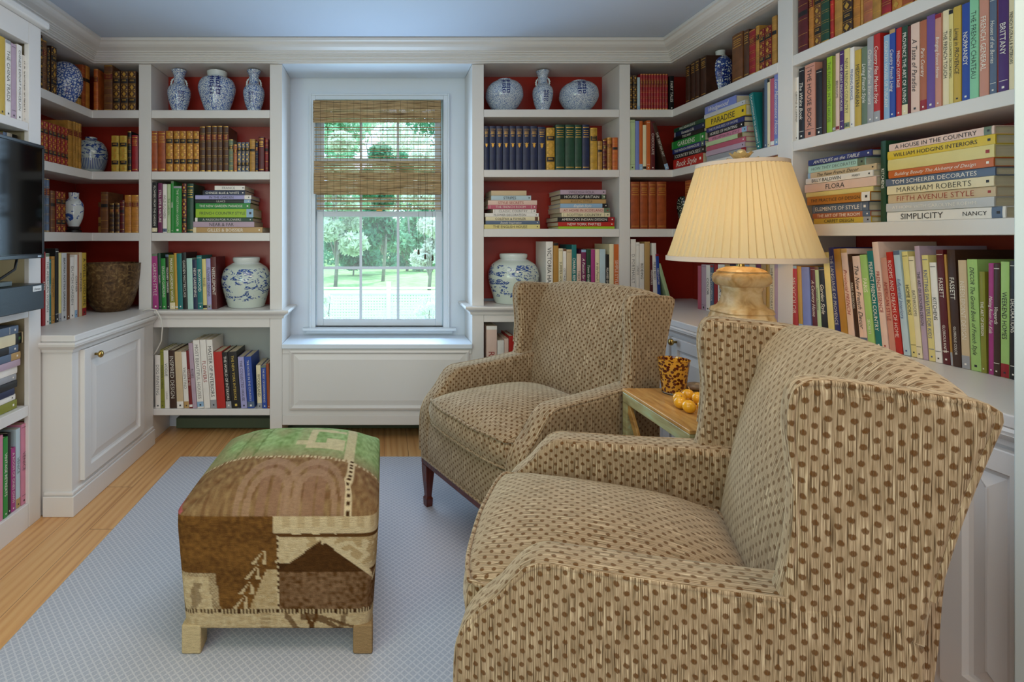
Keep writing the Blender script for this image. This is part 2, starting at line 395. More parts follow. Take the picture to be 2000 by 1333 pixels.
def cab_door(parent, X, y0, y1, z0, z1, sgn, knob_y=None, knob_z=None):
    """raised panel door on a plane x=X, room side = sgn"""
    mb = MB(); panel_loops(mb, y1-y0, z1-z0, RP, lambda a, d, z: (X-sgn*d, y0+a, z0+z))
    if sgn < 0: mb.f = [f[::-1] for f in mb.f]
    o = mb.build('door', PAINT, parent)
    if knob_y: knob(o, Vector((X+sgn*.02, knob_y, knob_z)), (sgn, 0, 0))
    return o
cab_door(u, CFX-.02, 2.275, 2.845, .125, .705, 1, 2.357, .668)

# near left bookcase that holds the television
NX = -1.474
u = case('bookcase', 'white bookcase behind the television at the left edge')
MB().box(NX-.02, NX, 2.125, NY, 0, 2.10).build('stile', PAINT, u, bevel=.002)
MB().box(LB+.2, NX-.021, 2.165, NY-.001, 0, 2.10).build('side_panel', CREAMP, u)
MB().box(LB+.2, NX, .75, 2.124, 2.008, 2.10).build('top_rail', PAINT, u, bevel=.002)
MB().box(LB+.2, NX+.028, .75, NY+.02, 2.101, 2.135).build('top_moulding', PAINT, u, bevel=.010, seg=3)
MB().box(LB+.185, LB+.199, .75, NY-.001, 0, 2.10).build('back_panel', CREAMP, u)
for zt, zb in ((1.68, 1.645), (1.27, 1.24), (.908, .872), (.507, .463)): shelfbox(u, LB+.201, NX-.0005, .75, 2.124, zt, zb)
MB().box(LB+.201, NX-.0005, .75, 2.124, 0, .10).build('plinth', PAINT, u, bevel=.002)

# right corner bookcase: short run on the back wall turning along the right wall
SY0, SY1 = 2.198, 2.118
u = case('corner_bookcase', 'white corner bookcase behind the lamp on the right')
poly = [(vx1+.0005, BY), (RX, BY), (RX, SY0+.0005), (RB-.001, SY0+.0005), (RB-.001, BB-.001), (vx1+.0005, BB-.001)]
for zt, zb in RS: shelfpoly(u, poly, zt, zb)
shelfpoly(u, poly, CZ-.003, 2.222, 'top_rail')
MB().box(RX, RB-.001, SY1, SY0, RC+.001, 2.222).build('divider', PAINT, u, bevel=.002)
MB().box(vx1+.001, RB+.01, BB, BB+.012, .1, 2.222).build('back_panel', REDP, u)
MB().box(RB, RB+.012, SY1+.001, BB-.002, .1, 2.222).build('back_panel', REDP, u)
u = case('bookcase', 'white bookcase filled with decorating books, nearest on the right wall')
for zt, zb in RS: shelfbox(u, RX, RB-.001, 1.053, SY1-.0005, zt, zb)
MB().box(RB, RB+.012, 1.053, SY1-.001, .1, 2.222).build('back_panel', REDP, u)
MB().box(RX, RB-.001, 1.053, SY1, 2.222, CZ-.003).build('top_rail', PAINT, u)
# right base cabinet
RFX = 1.36
u = empty('base_cabinet'); tag(u, 'long white base cabinet with raised panel doors under the right bookcases', 'cabinet')
MB().box(RFX+.015, RB-.002, 1.055, BY-.002, 0, RC-.031).build('cabinet_body', PAINT, u, bevel=.002)
MB().prism([(RFX-.012, 1.053), (RFX-.012, BY-.004), (vx1+.003, BY-.004), (vx1+.003, BB-.003), (RB-.003, BB-.003), (RB-.003, 1.053)], RC-.030, RC).build('counter', PAINT, u, bevel=.005)
moulding(u, [(RFX+.014, 1.054), (RFX+.014, BY-.05)], RC-.030, name='cornice', h=.045, pr=.03)
MB().box(RFX+.002, RFX+.016, 1.055, BY-.05, 0, .088).build('plinth', PAINT, u, bevel=.003)
for a, b_, ky in ((2.435, 2.93, None), (1.85, 2.415, 2.37), (1.29, 1.83, 1.37), (1.058, 1.25, None)):
    cab_door(u, RFX+.014, a, b_, .125, .735, -1, ky, .72)
# ------------------------------------------------------------------ books
pal = {'white': 'e8e2da', 'cream': 'e4d6b0', 'navy': '1c2648', 'black': '181618', 'dark green': '1c4430', 'green': '2a8838', 'lime': '98bc24', 'olive': '84842a', 'teal': '147070', 'plum': '702450',
 'magenta': 'a4387c', 'pink': 'd0849c', 'mauve': 'b49cac', 'lavender': 'a4a0cc', 'periwinkle': '7884c4', 'violet': '684a90', 'purple': '482466', 'red': 'b4241c', 'dark red': '78181c', 'burgundy': '581418',
 'orange': 'c4642a', 'terracotta': 'ac6444', 'salmon': 'c88c78', 'rust': '9c4a22', 'tan': 'b8945e', 'beige': 'ccb490', 'brown': '6e4426', 'dark brown': '3c2418', 'gold': 'c09434', 'yellow': 'd8b828',
 'mustard': 'c4a440', 'straw': 'dccc84', 'sage': 'b4c898', 'mint': '88c8a0', 'light green': 'a0c470', 'moss': '687860', 'grey': '9c9ca0', 'slate': '586880', 'sky blue': '90b0cc', 'pale blue': 'b4c8d0',
 'blue': '28489c', 'silver': 'c0c0c0', 'blush': 'e0c0b0', 'aqua': 'acd0c4', 'chocolate': '50301c', 'honey': 'b87830', 'crimson': '941c24', 'indigo': '28306c', 'rose': 'b8586c', 'ochre': 'b08038'}
DARK = {'navy', 'black', 'dark green', 'green', 'olive', 'teal', 'plum', 'magenta', 'violet', 'purple', 'red', 'dark red', 'burgundy', 'orange', 'terracotta', 'rust', 'brown', 'dark brown', 'moss', 'slate', 'blue',
        'chocolate', 'crimson', 'indigo', 'rose', 'periwinkle', 'salmon', 'sky blue', 'grey'}
INK = {'w': mat('ink_white', 'ece6da', .5), 'k': mat('ink_dark', '2c2a2c', .5), 'g': GILT, 'r': mat('ink_red', '9c2c28', .5), 'b': mat('ink_blue', '3c5088', .5), 'n': mat('ink_green', '4c8048', .5), 'y': mat('ink_gold', 'd8b850', .5)}
LAB_R = mat('label_red', '6c1a14', .5); LAB_K = mat('label_black', '1c1614', .5)
def cover_mat(c, leather=False):
    if leather: return mat('leather '+c, pal[c], .42, var=.35, scale=28, bump=.25)
    return mat('cover '+c, pal[c], .42, var=.06, scale=14)
SHELF_ROWS = []
def rows(spec):
    out = []
    for ln in spec.strip().splitlines():
        ln = ln.strip()
        if not ln: continue
        p = [q.strip() for q in ln.split(',')]
        out.append(p)
    return out
# title geometry is made once per title
_titles = {}
def prep_titles(tl):
    objs = []
    for t in sorted(set(tl)):
        cu = bpy.data.curves.new('t', 'FONT'); cu.body = t; cu.size = 1; cu.resolution_u = 2; cu.align_x = 'LEFT'
        if t != t.upper(): cu.shear = .35
        elif len(t) % 3 == 0: cu.offset = -.012
        o = bpy.data.objects.new('t', cu); col.objects.link(o); objs.append((t, o, cu))
    dg = bpy.context.evaluated_depsgraph_get(); dg.update()
    for t, o, cu in objs:
        ev = o.evaluated_get(dg); me = ev.to_mesh()
        vs = [(v.co.x, v.co.y) for v in me.vertices]; fs = [tuple(p.vertices) for p in me.polygons]
        ev.to_mesh_clear()
        if vs:
            x0 = min(v[0] for v in vs); x1 = max(v[0] for v in vs); y0 = 0; y1 = .72
            _titles[t] = ([(a-x0, b-y0) for a, b in vs], fs, x1-x0, y1)
    for t, o, cu in objs:
        bpy.data.objects.remove(o); bpy.data.curves.remove(cu)
def spine_y(x, T, b): return -b*(1-(2*x/T)**2)
def patch(mb, T, b, x0, x1, z0, z1, m, off=.0005, n=4):
    vs = []; fs = []
    for i in range(n+1):
        x = x0+(x1-x0)*i/n; y = spine_y(x, T, b)-off; vs += [(x, y, z0), (x, y, z1)]
    for i in range(n): fs.append((2*i, 2*i+2, 2*i+3, 2*i+1))
    mb.add(vs, fs, m)
def rib(mb, T, b, z, h, e, m):
    vs = []; fs = []; n = 6
    for i in range(n+1):
        x = -T/2+T*i/n; y = spine_y(x, T, b); vs += [(x, y+.0002, z-h), (x, y-e, z-h*.3), (x, y-e, z+h*.3), (x, y+.0002, z+h)]
    for i in range(n):
        for k in range(3): fs.append((4*i+k, 4*i+4+k, 4*i+5+k, 4*i+1+k))
    mb.add(vs, fs, m)
def put_text(mb, t, T, L, z_hi, z_lo, b, m, vertical=True, hmax=.6):
    """spine lettering; vertical: reads down the spine. horizontal: across the spine centred in z_lo..z_hi"""
    if t not in _titles: return
    vs, fs, w, h = _titles[t]
    y = -b-.0008
    if vertical:
        s = min((z_hi-z_lo)/w, hmax*T/h); off = ((z_hi-z_lo)-w*s)/2
        out = [((q-h/2)*s, y, z_hi-off-p*s) for p, q in vs]
    else:
        s = min((z_hi-z_lo)/h, .84*T/w); out = [((p-w/2)*s, y, (z_hi+z_lo)/2+(q-h/2)*s) for p, q in vs]
    mb.add(out, fs, m)
def make_book(T, L, D, color, style, title, ink=None, rnd=None):
    """local frame: spine faces -y, x thickness (centred), z up 0..L. Returns root object with a pages child."""
    rnd = rnd or random
    leather = style in 'loe'; b = .0035 if style in 'loenc' else .0010
    b = min(b, T*.25)
    t = .0022 if T > .012 else .0012
    k = 6
    outer = [(-T/2, D), (-T/2, 0)]+[(-T/2+T*i/k, spine_y(-T/2+T*i/k, T, b)) for i in range(1, k)]+[(T/2, 0), (T/2, D)]
    poly = outer+[(T/2-t, D), (T/2-t, t*1.5), (-T/2+t, t*1.5), (-T/2+t, D)]
    mb = MB(); mb.prism(poly, 0, L, 0)
    mats = [cover_mat(color, leather or style in 'nc')]
    inkc = ink or ('w' if color in DARK else 'k')
    if style in 'm':
        mats.append(INK[inkc]); 
        segs = title.split('|') if title else []
        if segs:
            if len(segs) == 1: put_text(mb, segs[0], T, L, L*.93, L*.14, b, 1)
            else:
                put_text(mb, segs[0], T, L, L*.95, L*.38, b, 1); put_text(mb, segs[1], T, L, L*.34, L*.10, b, 1, hmax=.4)
        q = rnd.random()
        if T > .012 and q < .75: patch(mb, T, b, -T*.13, T*.13, L*.035, L*.035+T*.26, 1)
        if q < .16: patch(mb, T, b, -T*.5, T*.5, 0.0005, L*.12, 2, .0003)
        elif q < .30: patch(mb, T, b, -T*.5, T*.5, L*.955, L-.0005, 2, .0003)
        elif q < .42: patch(mb, T, b, -T*.42, T*.42, L*.955, L*.96, 1); patch(mb, T, b, -T*.42, T*.42, L*.11, L*.115, 1)
        elif q < .52: patch(mb, T, b, -T*.5, T*.5, L*.02, L*.02+T*.8, 2, .0003)
        mats.append(cover_mat(rnd.choice(['white', 'black', 'tan', 'slate', 'crimson', 'cream', 'moss', 'grey', 'brown', 'sky blue'])))
    elif style in 'l':
        mats += [GILT, LAB_K if rnd.random() < .5 else LAB_R]
        for q in range(1, 6): 
            z = L*q/6; rib(mb, T, b, z, .0022, .0014, 0); patch(mb, T, b, -T*.46, T*.46, z+.0035, z+.0045, 1); patch(mb, T, b, -T*.46, T*.46, z-.0045, z-.0035, 1)
        patch(mb, T, b, -T*.47, T*.47, L*4/6+.006, L*5/6-.006, 2)
        for i in range(3): patch(mb, T, b, -T*.3, T*.3, L*(4.3+.2*i)/6, L*(4.3+.2*i)/6+.0022, 1, .0009)
        patch(mb, T, b, -T*.46, T*.46, .002, .006, 1); patch(mb, T, b, -T*.46, T*.46, L-.006, L-.002, 1)
    elif style in 'o':
        mats += [GILT, LAB_K]
        for q in range(0, 6):
            z = L*(q+.5)/6
            if q: rib(mb, T, b, L*q/6, .002, .0012, 0); patch(mb, T, b, -T*.46, T*.46, L*q/6+.003, L*q/6+.0042, 1); patch(mb, T, b, -T*.46, T*.46, L*q/6-.0042, L*q/6-.003, 1)
            if q in (1, 4): patch(mb, T, b, -T*.47, T*.47, z-L*.055, z+L*.055, 2); patch(mb, T, b, -T*.28, T*.28, z-.001, z+.0015, 1, .0009); patch(mb, T, b, -T*.28, T*.28, z+.005, z+.007, 1, .0009)
            else:
                r = min(T*.26, L*.05); y = -b-.0007
                mb.add([(0, y, z-r*1.3), (r, y, z), (0, y, z+r*1.3), (-r, y, z)], [(0, 1, 2, 3)], 1)
                for sx in (-1, 1):
                    for sz in (-1, 1): mb.add([(sx*T*.42, spine_y(T*.4, T, b)-.0008, z+sz*L*.062), (sx*T*.25, y+.0003, z+sz*L*.062), (sx*T*.42, spine_y(T*.4, T, b)-.0008, z+sz*L*.035)], [(0, 1, 2) if sx*sz > 0 else (0, 2, 1)], 1)
    elif style in 'e':      # plain calf with a couple of gilt rules and a band
        mats += [GILT, LAB_K]
        for q in (.1, .3, .55, .8, .92): patch(mb, T, b, -T*.47, T*.47, L*q, L*q+.0014, 1)
        patch(mb, T, b, -T*.47, T*.47, L*.62, L*.70, 2)
    elif style in 'n':      # dark cloth, gilt title lines and an emblem
        mats += [GILT]
        put_text(mb, 'OXFORD', T, L, L*.945, L*.905, b, 1, False)
        patch(mb, T, b, -T*.38, T*.38, L*.885, L*.890, 1); patch(mb, T, b, -T*.30, T*.30, L*.850, L*.866, 1); patch(mb, T, b, -T*.34, T*.34, L*.815, L*.828, 1); patch(mb, T, b, -T*.24, T*.24, L*.765, L*.780, 1)
        y = -b-.0007; r = T*.36; z = L*.56
        mb.add([(0, y, z-r*1.1), (r*.55, y, z-r*.1), (r*.35, y, z+r*.2), (r*.9, y, z+r), (r*.3, y, z+r*.7), (0, y, z+r*1.1), (-r*.3, y, z+r*.7), (-r*.9, y, z+r), (-r*.35, y, z+r*.2), (-r*.55, y, z-r*.1)], [(0, 1, 2, 7+1, 9), (2, 3, 4, 5, 6, 7, 8)], 1)
    elif style in 'c':      # cloth with gilt lettering block at the head
        mats += [GILT]
        for q, wd in ((.93, .42), (.86, .34), (.82, .38), (.775, .3), (.72, .4), (.05, .42)): patch(mb, T, b, -T*wd, T*wd, L*q, L*q+.0035, 1)
    o = mb.build('book', mats)
    m2 = .003
    pg = MB().box(-T/2+t+.0002, T/2-t-.0002, t*1.5+.0003, D-.004, m2, L-m2)
    pg.build('pages', PAGES, o)
    return o
_used = {}
ALLB = []
ORD = ['', 'second', 'third', 'fourth', 'fifth', 'sixth', 'seventh', 'eighth', 'ninth', 'tenth', 'eleventh', 'twelfth', 'thirteenth', 'fourteenth', 'fifteenth', 'sixteenth', 'seventeenth', 'eighteenth', 'nineteenth', 'twentieth'] + ['number %d' % i for i in range(21, 60)]
def label_row(items, shelf, flat=False):
    """items: (object, colour, style, title, namable)"""
    n = len(items); i = 0
    while i < n:
        o, c, st, ti, nm, same = items[i]
        grp = 'books, '+shelf
        j = i
        while same and j+1 < n and items[j+1][1:3] == (c, st) and items[j+1][5] == same: j += 1
        if j > i:
            lb = {'l': 'matching %s leather volume with gilt bands, %s', 'o': 'matching %s leather volume with gilt ornaments, %s', 'e': 'matching plain %s leather volume, %s', 'n': 'matching %s cloth volume with gilt emblem, %s', 'c': 'matching %s cloth volume with gilt lettering, %s', 'm': 'matching thin %s volume, %s'}[st] % (c, shelf)
            if lb in _used: lb = lb.replace('matching', 'matching narrow')
            _used[lb] = 1
            for k in range(i, j+1): tag(items[k][0], lb, 'book', grp)
            i = j+1; continue
        kind = 'leather book' if st in 'loe' else 'book'
        tt = ti.split('|')[0] if ti else ''
        cands = []
        pc = items[i-1][1] if i else None; nc = items[i+1][1] if i < n-1 else None
        if tt and nm and len(tt.split()) <= 6: cands.append('%s book titled %s, %s' % (c, tt.title(), shelf))
        if flat:
            if pc and nc: cands.append('%s book lying between %s and %s ones, %s' % (c, nc, pc, shelf))
            elif pc: cands.append('%s book on top of the stack, %s' % (c, shelf))
            else: cands.append('%s book at bottom of the stack, %s' % (c, shelf))
            cands.append('%s book, %s from bottom, %s' % (c, ORD[i] or 'lowest', shelf))
        else:
            if pc and nc: cands.append('%s %s between %s and %s ones, %s' % (c, kind, pc, nc, shelf))
            elif nc: cands.append('%s %s beside the %s one at left end, %s' % (c, kind, nc, shelf))
            elif pc: cands.append('%s %s beside the %s one at right end, %s' % (c, kind, pc, shelf))
            cands.append('%s %s, %s from left, %s' % (c, kind, ORD[i] or 'first', shelf))
        lb = next((x for x in cands if x not in _used and len(x.split()) <= 16), cands[-1])
        _used[lb] = 1; tag(o, lb, 'book', grp); i += 1
def parse(spec, z):
    ox, oy, s = z; out = []
    for p in rows(spec):
        d = dict(x0=ox+float(p[0])/s, x1=ox+float(p[1])/s, y=oy+float(p[2])/s, c=p[3], st=p[4] if len(p) > 4 and p[4] else 'm', t=p[5] if len(p) > 5 else '', lean=float(p[6]) if len(p) > 6 and p[6] else 0, ink=p[7] if len(p) > 7 and p[7] else None)
        d['nm'] = not d['t'].startswith('~'); d['t'] = d['t'].lstrip('~')
        d['same'] = ''
        if d['st'][0] == '=': d['same'] = 'y'; d['st'] = d['st'][1:]
        if d['c'] not in pal: raise ValueError(d['c'])
        out.append(d)
    return out
QUEUE = []
def upright(wall, plane, zb, spec, z, shelf, depth=.17, ztop=None): QUEUE.append(('u', wall, plane, zb, parse(spec, z), shelf, depth, ztop))
def stack(wall, plane, zb, spec, z, shelf, depth=.20, ref=None): QUEUE.append(('s', wall, plane, zb, parse(spec, z), shelf, depth, z[2]))
def flush():
    tl = ['OXFORD']
    for q in QUEUE:
        for d in q[4]: tl += [x for x in d['t'].split('|') if x]
    prep_titles(tl)
    rnd = random.Random(3)
    for kind, wall, plane, zb, items, shelf, depth, extra in QUEUE:
        lab = []
        rz = {'B': 0, 'R': -PI/2, 'L': PI/2}[wall]
        ztop = zb
        for d in items:
            if wall == 'B': a0, a1 = bx(d['x0'], plane), bx(d['x1'], plane); ym = plane
            else:
                q = plane*1000
                a0, a1 = q/abs(d['x0']-750), q/abs(d['x1']-750); ym = (a0+a1)/2
            w_ = abs(a1-a0); mid = (a0+a1)/2
            if kind == 'u':
                L = hz(d['y'], ym)-zb; L = min(L, (extra-zb-.006) if extra else L)
                th = math.radians(d['lean']); T = w_*.965
                Lz = (L-T*abs(math.sin(th)))/max(.5, math.cos(th)) if th else L
                D = min(depth+rnd.uniform(-.012, .02), .235)
                o = make_book(T, Lz, D, d['c'], d['st'], d['t'], d['ink'], random.Random(len(d['c'])*7+ord(d['st'])+(0 if d['same'] else int(d['x0']*13))))
                zz = zb+T/2*abs(math.sin(th))+.0006
                sp = rnd.uniform(0, .004)
                loc = {'B': (mid, plane+sp, zz), 'R': (plane+sp, mid, zz), 'L': (-plane-sp, mid, zz)}[wall]
                o.rotation_euler = (0, th, rz)
            else:
                T = d['y_t']; L = w_
                D = depth+rnd.uniform(-.02, .03)
                o = make_book(T*.97, L, D, d['c'], d['st'], d['t'], d['ink'], random.Random(int(d['x1']*11+T*9000)))
                o.rotation_euler = (0, -PI/2, rz)
                # after the turn the book spans local x -L..0, z +-T/2 : shift so that it starts at x0
                if wall == 'B': loc = (a1, plane, ztop+T/2)
                elif wall == 'R': loc = (plane, a1, ztop+T/2)
                else: loc = (-plane, a1, ztop+T/2)
                jit = rnd.uniform(-.004, .006)
                loc = (loc[0]+(jit if wall == 'R' else -jit if wall == 'L' else 0), loc[1]+(jit if wall == 'B' else 0), loc[2]+.0003)
                ztop += T
            o.location = loc
            lab.append((o, d['c'], d['st'], d['t'], d['nm'], d['same']))
        label_row(lab, shelf, kind == 's')
def stk(wall, plane, zb, spec, z, shelf, depth=.2, k=None):
    """stack rows: x0,x1,thickness(zoom px at its left end),colour,style,title"""
    its = parse(spec, z)
    for d, p in zip(its, rows(spec)):
        Y = plane if wall == 'B' else plane*1000/abs((d['x0'] if wall == 'R' else d['x1'])-750)
        d['y_t'] = float(p[2])/z[2]*Y/1000*(k or 1)
    QUEUE.append(('s', wall, plane, zb, its, shelf, depth, None))

ZA = (270, 100, 3.507); ZB = (280, 450, 3.332); ZC = (920, 110, 3.809); ZD = (920, 440, 4.167); ZE = (1200, 0, 3.703); ZF = (1540, 0, 4.348); ZG = (1540, 200, 4.348)
ZH = (1520, 450, 4.167); ZI = (60, 50, 6.345); ZJ = (60, 220, 5.127); ZK = (60, 460, 7.017); ZL = (1220, 280, 3.92)
P = 3.012
upright('B', P, LS[1][0], '''
82,132,548,rust,=c
134,186,548,rust,=c
190,237,548,honey,=o
242,282,548,honey,=o
285,326,548,honey,=o
330,373,548,honey,=o
377,416,549,honey,=o
420,458,517,chocolate,=l
462,497,512,chocolate,=l
500,538,512,chocolate,=l
541,576,512,chocolate,=l
580,617,514,chocolate,=l
620,650,605,moss,l
652,676,640,terracotta,l
678,704,625,slate,=o
707,731,625,slate,=o
734,758,625,slate,=o
762,800,603,ochre,e
803,820,620,navy,l
823,862,588,burgundy,c
866,890,600,dark red,e''', ZA, 'second shelf left of window')
upright('B', P, LS[2][0], '''
95,130,900,black,m,FLOWERS FROM THE GARDEN
135,165,905,plum,m,STILL LIFE & NATURE
167,195,912,white,m,WILD FLOWERS
197,220,912,sage,m,THE GARDEN,0,n
222,240,890,green,m,HERBS
240,296,925,green,m,THE VEGETARIAN GARDEN
300,330,908,burgundy,o
332,378,908,dark green,c,FRENCH''', ZA, 'third shelf left of window')
stk('B', P, LS[2][0], '''
375,850,38,tan,m,~GILLES & BOISSIER,0,w
378,795,38,mauve,m,NEAR & FAR
388,785,28,dark green,m,A PASSION FOR FLOWERS
395,790,60,lime,m,FRENCH COUNTRY STYLE
390,765,40,green,m,THE NEW GARDEN PARADISE
388,770,25,black,m,LILACS
392,775,28,lavender,m,IN THE GARDEN
440,730,35,navy,m,CHINESE BLUE & WHITE
525,730,30,white,m,FRANCE''', ZA, 'stack left of window', .22)
upright('B', P, LC, '''
62,100,152,magenta,m,GARDEN STYLE,-1.6
101,120,150,dark green,m,PLANTS,-1.6
121,150,183,green,m,ENGLISH GARDENS,-1.6
151,172,158,black,m,VISIONARY GARDENS,-1.6
173,208,160,olive,m,MAKING GARDENS WORK,-1.6,w
209,225,150,gold,m,,-1.6
226,258,152,teal,m,,-1.6
259,287,145,black,m,GARDEN MASTERCLASS,-1.6
288,325,183,aqua,m,,-1.6
326,354,192,navy,m,NEW GARDENING,-1.6
355,388,165,teal,m,BOXWOOD,-1.6
389,414,188,straw,m,ROSES,-1.6
415,444,185,lavender,m,FLOWER DESIGNS,-1.6
445,480,175,burgundy,m,NEEDLEPOINT,-1.6''', ZB, 'fourth shelf left of window')
upright('B', P, hz(799.6), '''
77,112,815,white,m,DOG PAINTING,-.5
113,138,780,olive,m,MODERN LIVING,-1,k
140,171,783,white,m,~VOGUE|LIVING,-1.5
173,217,783,dark brown,m,INSPIRED DESIGN,-2
219,263,790,beige,m,,-2.5
265,297,793,white,m,~VALENTINO,-3
299,320,785,dark red,m,~GIVING STYLE,-3.5
322,349,735,mauve,m,ROSES,-4
351,394,715,white,m,MOST BEAUTIFUL HOUSES,-4
396,436,713,white,m,FLOWERS,-4,r
438,478,713,white,m,MASTER OF INTERIORS,-4
480,536,790,red,m,,-4
538,574,795,black,m,THE WORLD OF INTERIORS,-4.5
576,634,790,black,m,THE NEW YORK INTERIORS,-4.5,y
636,676,825,lavender,m,THE COLLECTED HOUSE,-4
678,724,823,blue,m,THE HOUSE IN THE COUNTRY,-4
742,772,880,cream,m,WOODLAND,-2
774,806,883,blue,m,THE BEST OF ENTERTAINING,-2
808,826,870,rust,m,,-2''', ZB, 'bottom shelf left of window', .19)
upright('B', P, RS[1][0], '''
95,135,520,navy,=n
138,185,520,navy,=n
188,235,520,navy,=n
237,285,520,navy,=n
287,333,520,navy,=n
335,383,520,navy,=n
386,440,520,navy,=n
442,495,520,navy,=n
498,555,525,navy,=n
560,623,533,gold,o
628,697,510,dark green,=c
700,770,510,dark green,=c
773,826,510,dark green,=c
828,882,510,navy,c
888,940,533,gold,l
943,977,632,ochre,e
980,1010,622,burgundy,l
1015,1047,605,honey,l
1052,1092,605,orange,e''', ZC, 'second shelf right of window')
stk('B', P, RS[2][0], '''
98,512,33,straw,m,THE ENGLISH HOUSE
108,510,27,slate,m,Stately Inspiration
110,508,30,cream,m,~COLEFAX & FOWLER
105,505,28,white,m,FLOWER DECORATION
165,487,30,white,m,CLASSIC COUNTRY
125,487,30,rose,m,THE FRENCH ROOM
128,492,35,blush,m,STYLE SECRETS,0,r
150,447,35,pale blue,m,STRIPES
150,412,37,beige,m''', ZC, 'left stack right of window', .2)
stk('B', P, RS[2][0], '''
647,1065,18,lime,m
647,1065,34,red,m,NEW YORK PARTIES
643,1067,36,black,m,AMERICAN INDIAN DESIGN
675,1035,33,cream,m,SCOTTISH COUNTRY
663,1035,35,blush,m,AT HOME IN SCOTLAND,0,r
665,1020,33,sky blue,m,English Style
665,1005,32,tan,m,RUSTIC STYLE
665,1005,35,black,m,~HOUSES OF BRITAIN
665,1003,35,mauve,m,SWEDISH FOLK''', ZC, 'right stack right of window', .2)
upright('B', P, RC2, '''
610,668,135,white,m,~VICTORIA HAGAN
670,712,145,ochre,m,
714,748,190,cream,m,SUMMER HOUSES
750,777,193,white,m,COTTAGES
778,820,200,beige,m,
821,860,160,teal,m,~CHARLES RENNIE
862,897,235,blush,m,THEATRE
899,938,200,plum,m,A Passion for Flowers
940,975,198,dark green,m,Town Gardens
977,1010,200,magenta,m,
1012,1046,197,cream,m,In the French Style
1048,1095,197,pale blue,m,
1097,1125,240,black,m,RELAXED LIVING
1126,1161,155,cream,m,
1162,1205,157,orange,m,SIMPLE STYLE''', ZD, 'fourth shelf right of window', .2)
upright('B', P, .20, '''
124,212,822,blush,m,~RALPH,0,r
215,270,940,white,m,DECORATION
272,306,925,blush,m,
308,350,905,red,m,
352,385,965,cream,m,''', ZD, 'bottom shelf right of window', .2)
# right corner, back run
upright('B', P, RS[0][0], '''
106,133,545,dark brown,=o
135,165,545,dark brown,=o
167,186,560,pale blue,m,
188,207,535,crimson,=l
208,227,535,crimson,=l
228,247,535,crimson,=l
248,267,535,crimson,=l
268,287,535,crimson,=l
288,307,535,crimson,=l
308,328,535,crimson,=l
329,348,535,crimson,=l
349,369,535,crimson,=l
370,390,535,crimson,=l
398,432,550,black,m,FAIRY TALES''', ZE, 'top shelf right corner')
upright('B', P, RS[1][0], '''
112,152,868,sage,m,
153,180,875,periwinkle,m,
182,206,875,orange,m,
208,232,905,cream,m,
234,262,872,orange,m,
264,296,880,burgundy,m,CHOCOLATE
370,398,885,dark brown,m,THE TIBETAN ART,-16''', ZE, 'second shelf right corner')
upright('B', P, RS[2][0], '''
46,116,297,rust,=c
120,180,297,rust,=c
183,241,297,rust,=c
245,320,297,rust,=c''', ZL, 'third shelf right corner')
upright('B', P, RC, '''
46,86,735,white,m,~D. PORTHAULT
88,115,760,white,m,LINENS
117,152,770,white,m,BEDDING
154,195,755,tan,m,
197,220,860,burgundy,m,FARMHOUSES
222,254,765,white,m,~MILES REDD,-1.5
256,280,848,blue,m,NEEDLEWORK,-3
335,362,920,sage,m,,-16''', ZL, 'counter in right corner', .2)
# right wall, section beside the lamp
Q = 1.702
upright('R', Q, RS[0][0], '''
515,545,475,dark brown,=c
548,578,450,dark brown,=c
582,612,432,dark brown,=c
618,660,412,dark brown,=c
850,928,245,brown,=c
932,970,220,chocolate,=c
972,1018,218,crimson,l
1019,1045,190,ochre,l
1046,1084,215,dark red,=o
1085,1134,190,dark red,=o
1136,1172,120,ochre,e''', ZE, 'top shelf above lamp')
stk('R', Q, RS[1][0], '''
430,640,75,red,m,Rock Style
425,650,45,black,m,COUNTRY HOUSES
420,650,38,indigo,m,THE FRENCH FARMHOUSE
412,650,60,green,m,GARDENS
430,650,30,black,m,TUSCANY
430,650,38,navy,m,Venetian Life
430,650,30,dark green,m,PALLADIAN DAYS''', ZE, 'left stack above lamp', .2, .93)
stk('R', Q, RS[1][0], '''
665,950,42,grey,m,
665,945,38,mauve,m,
665,945,38,rose,m,
665,930,32,sage,m,
675,950,38,pink,m,WILLIAMSBURG STYLE
670,930,38,black,m,HORSES OF HUNTING
660,930,36,indigo,m,THE PLEASURES OF HOME
660,950,75,yellow,m,PARADISE
655,950,32,silver,m,
655,880,60,periwinkle,m,~Wedgwood''', ZE, 'right stack above lamp', .2, .93)
upright('R', Q, RS[1][0], '''
1028,1060,650,teal,m,PLANTATIONS OF THE CARIBBEAN,-11
1066,1076,640,black,m,
1077,1100,565,slate,m,
1102,1120,575,cream,m,
1122,1150,570,rose,m,
1152,1190,530,periwinkle,m,Low Maintenance House''', ZE, 'second shelf above lamp', .19)
upright('R', Q, RS[2][0], '''
458,510,285,rust,=c
512,570,268,rust,=c
1105,1140,80,rust,=c
1142,1182,70,rust,=c''', ZL, 'shelf behind lampshade')
upright('R', 1.69, RC, '''
555,580,940,rose,m,,0
582,620,930,mauve,m,,0
622,652,935,white,m,COLOR,0
654,678,935,slate,m,ENCYCLOPEDIA,0
680,706,930,crimson,m,,0
708,760,930,white,m,FLOWER ART,0
762,800,930,tan,m,
802,850,930,navy,m,
852,900,930,sage,m,
902,950,930,orange,m,
952,1000,930,cream,m,
1002,1040,930,plum,m,
1042,1080,930,tan,m,
1082,1104,930,gold,m,
1106,1143,930,cream,m,HERRIOT DECORATING
1145,1180,930,mauve,m,''', ZL, 'counter behind lamp base', .19)
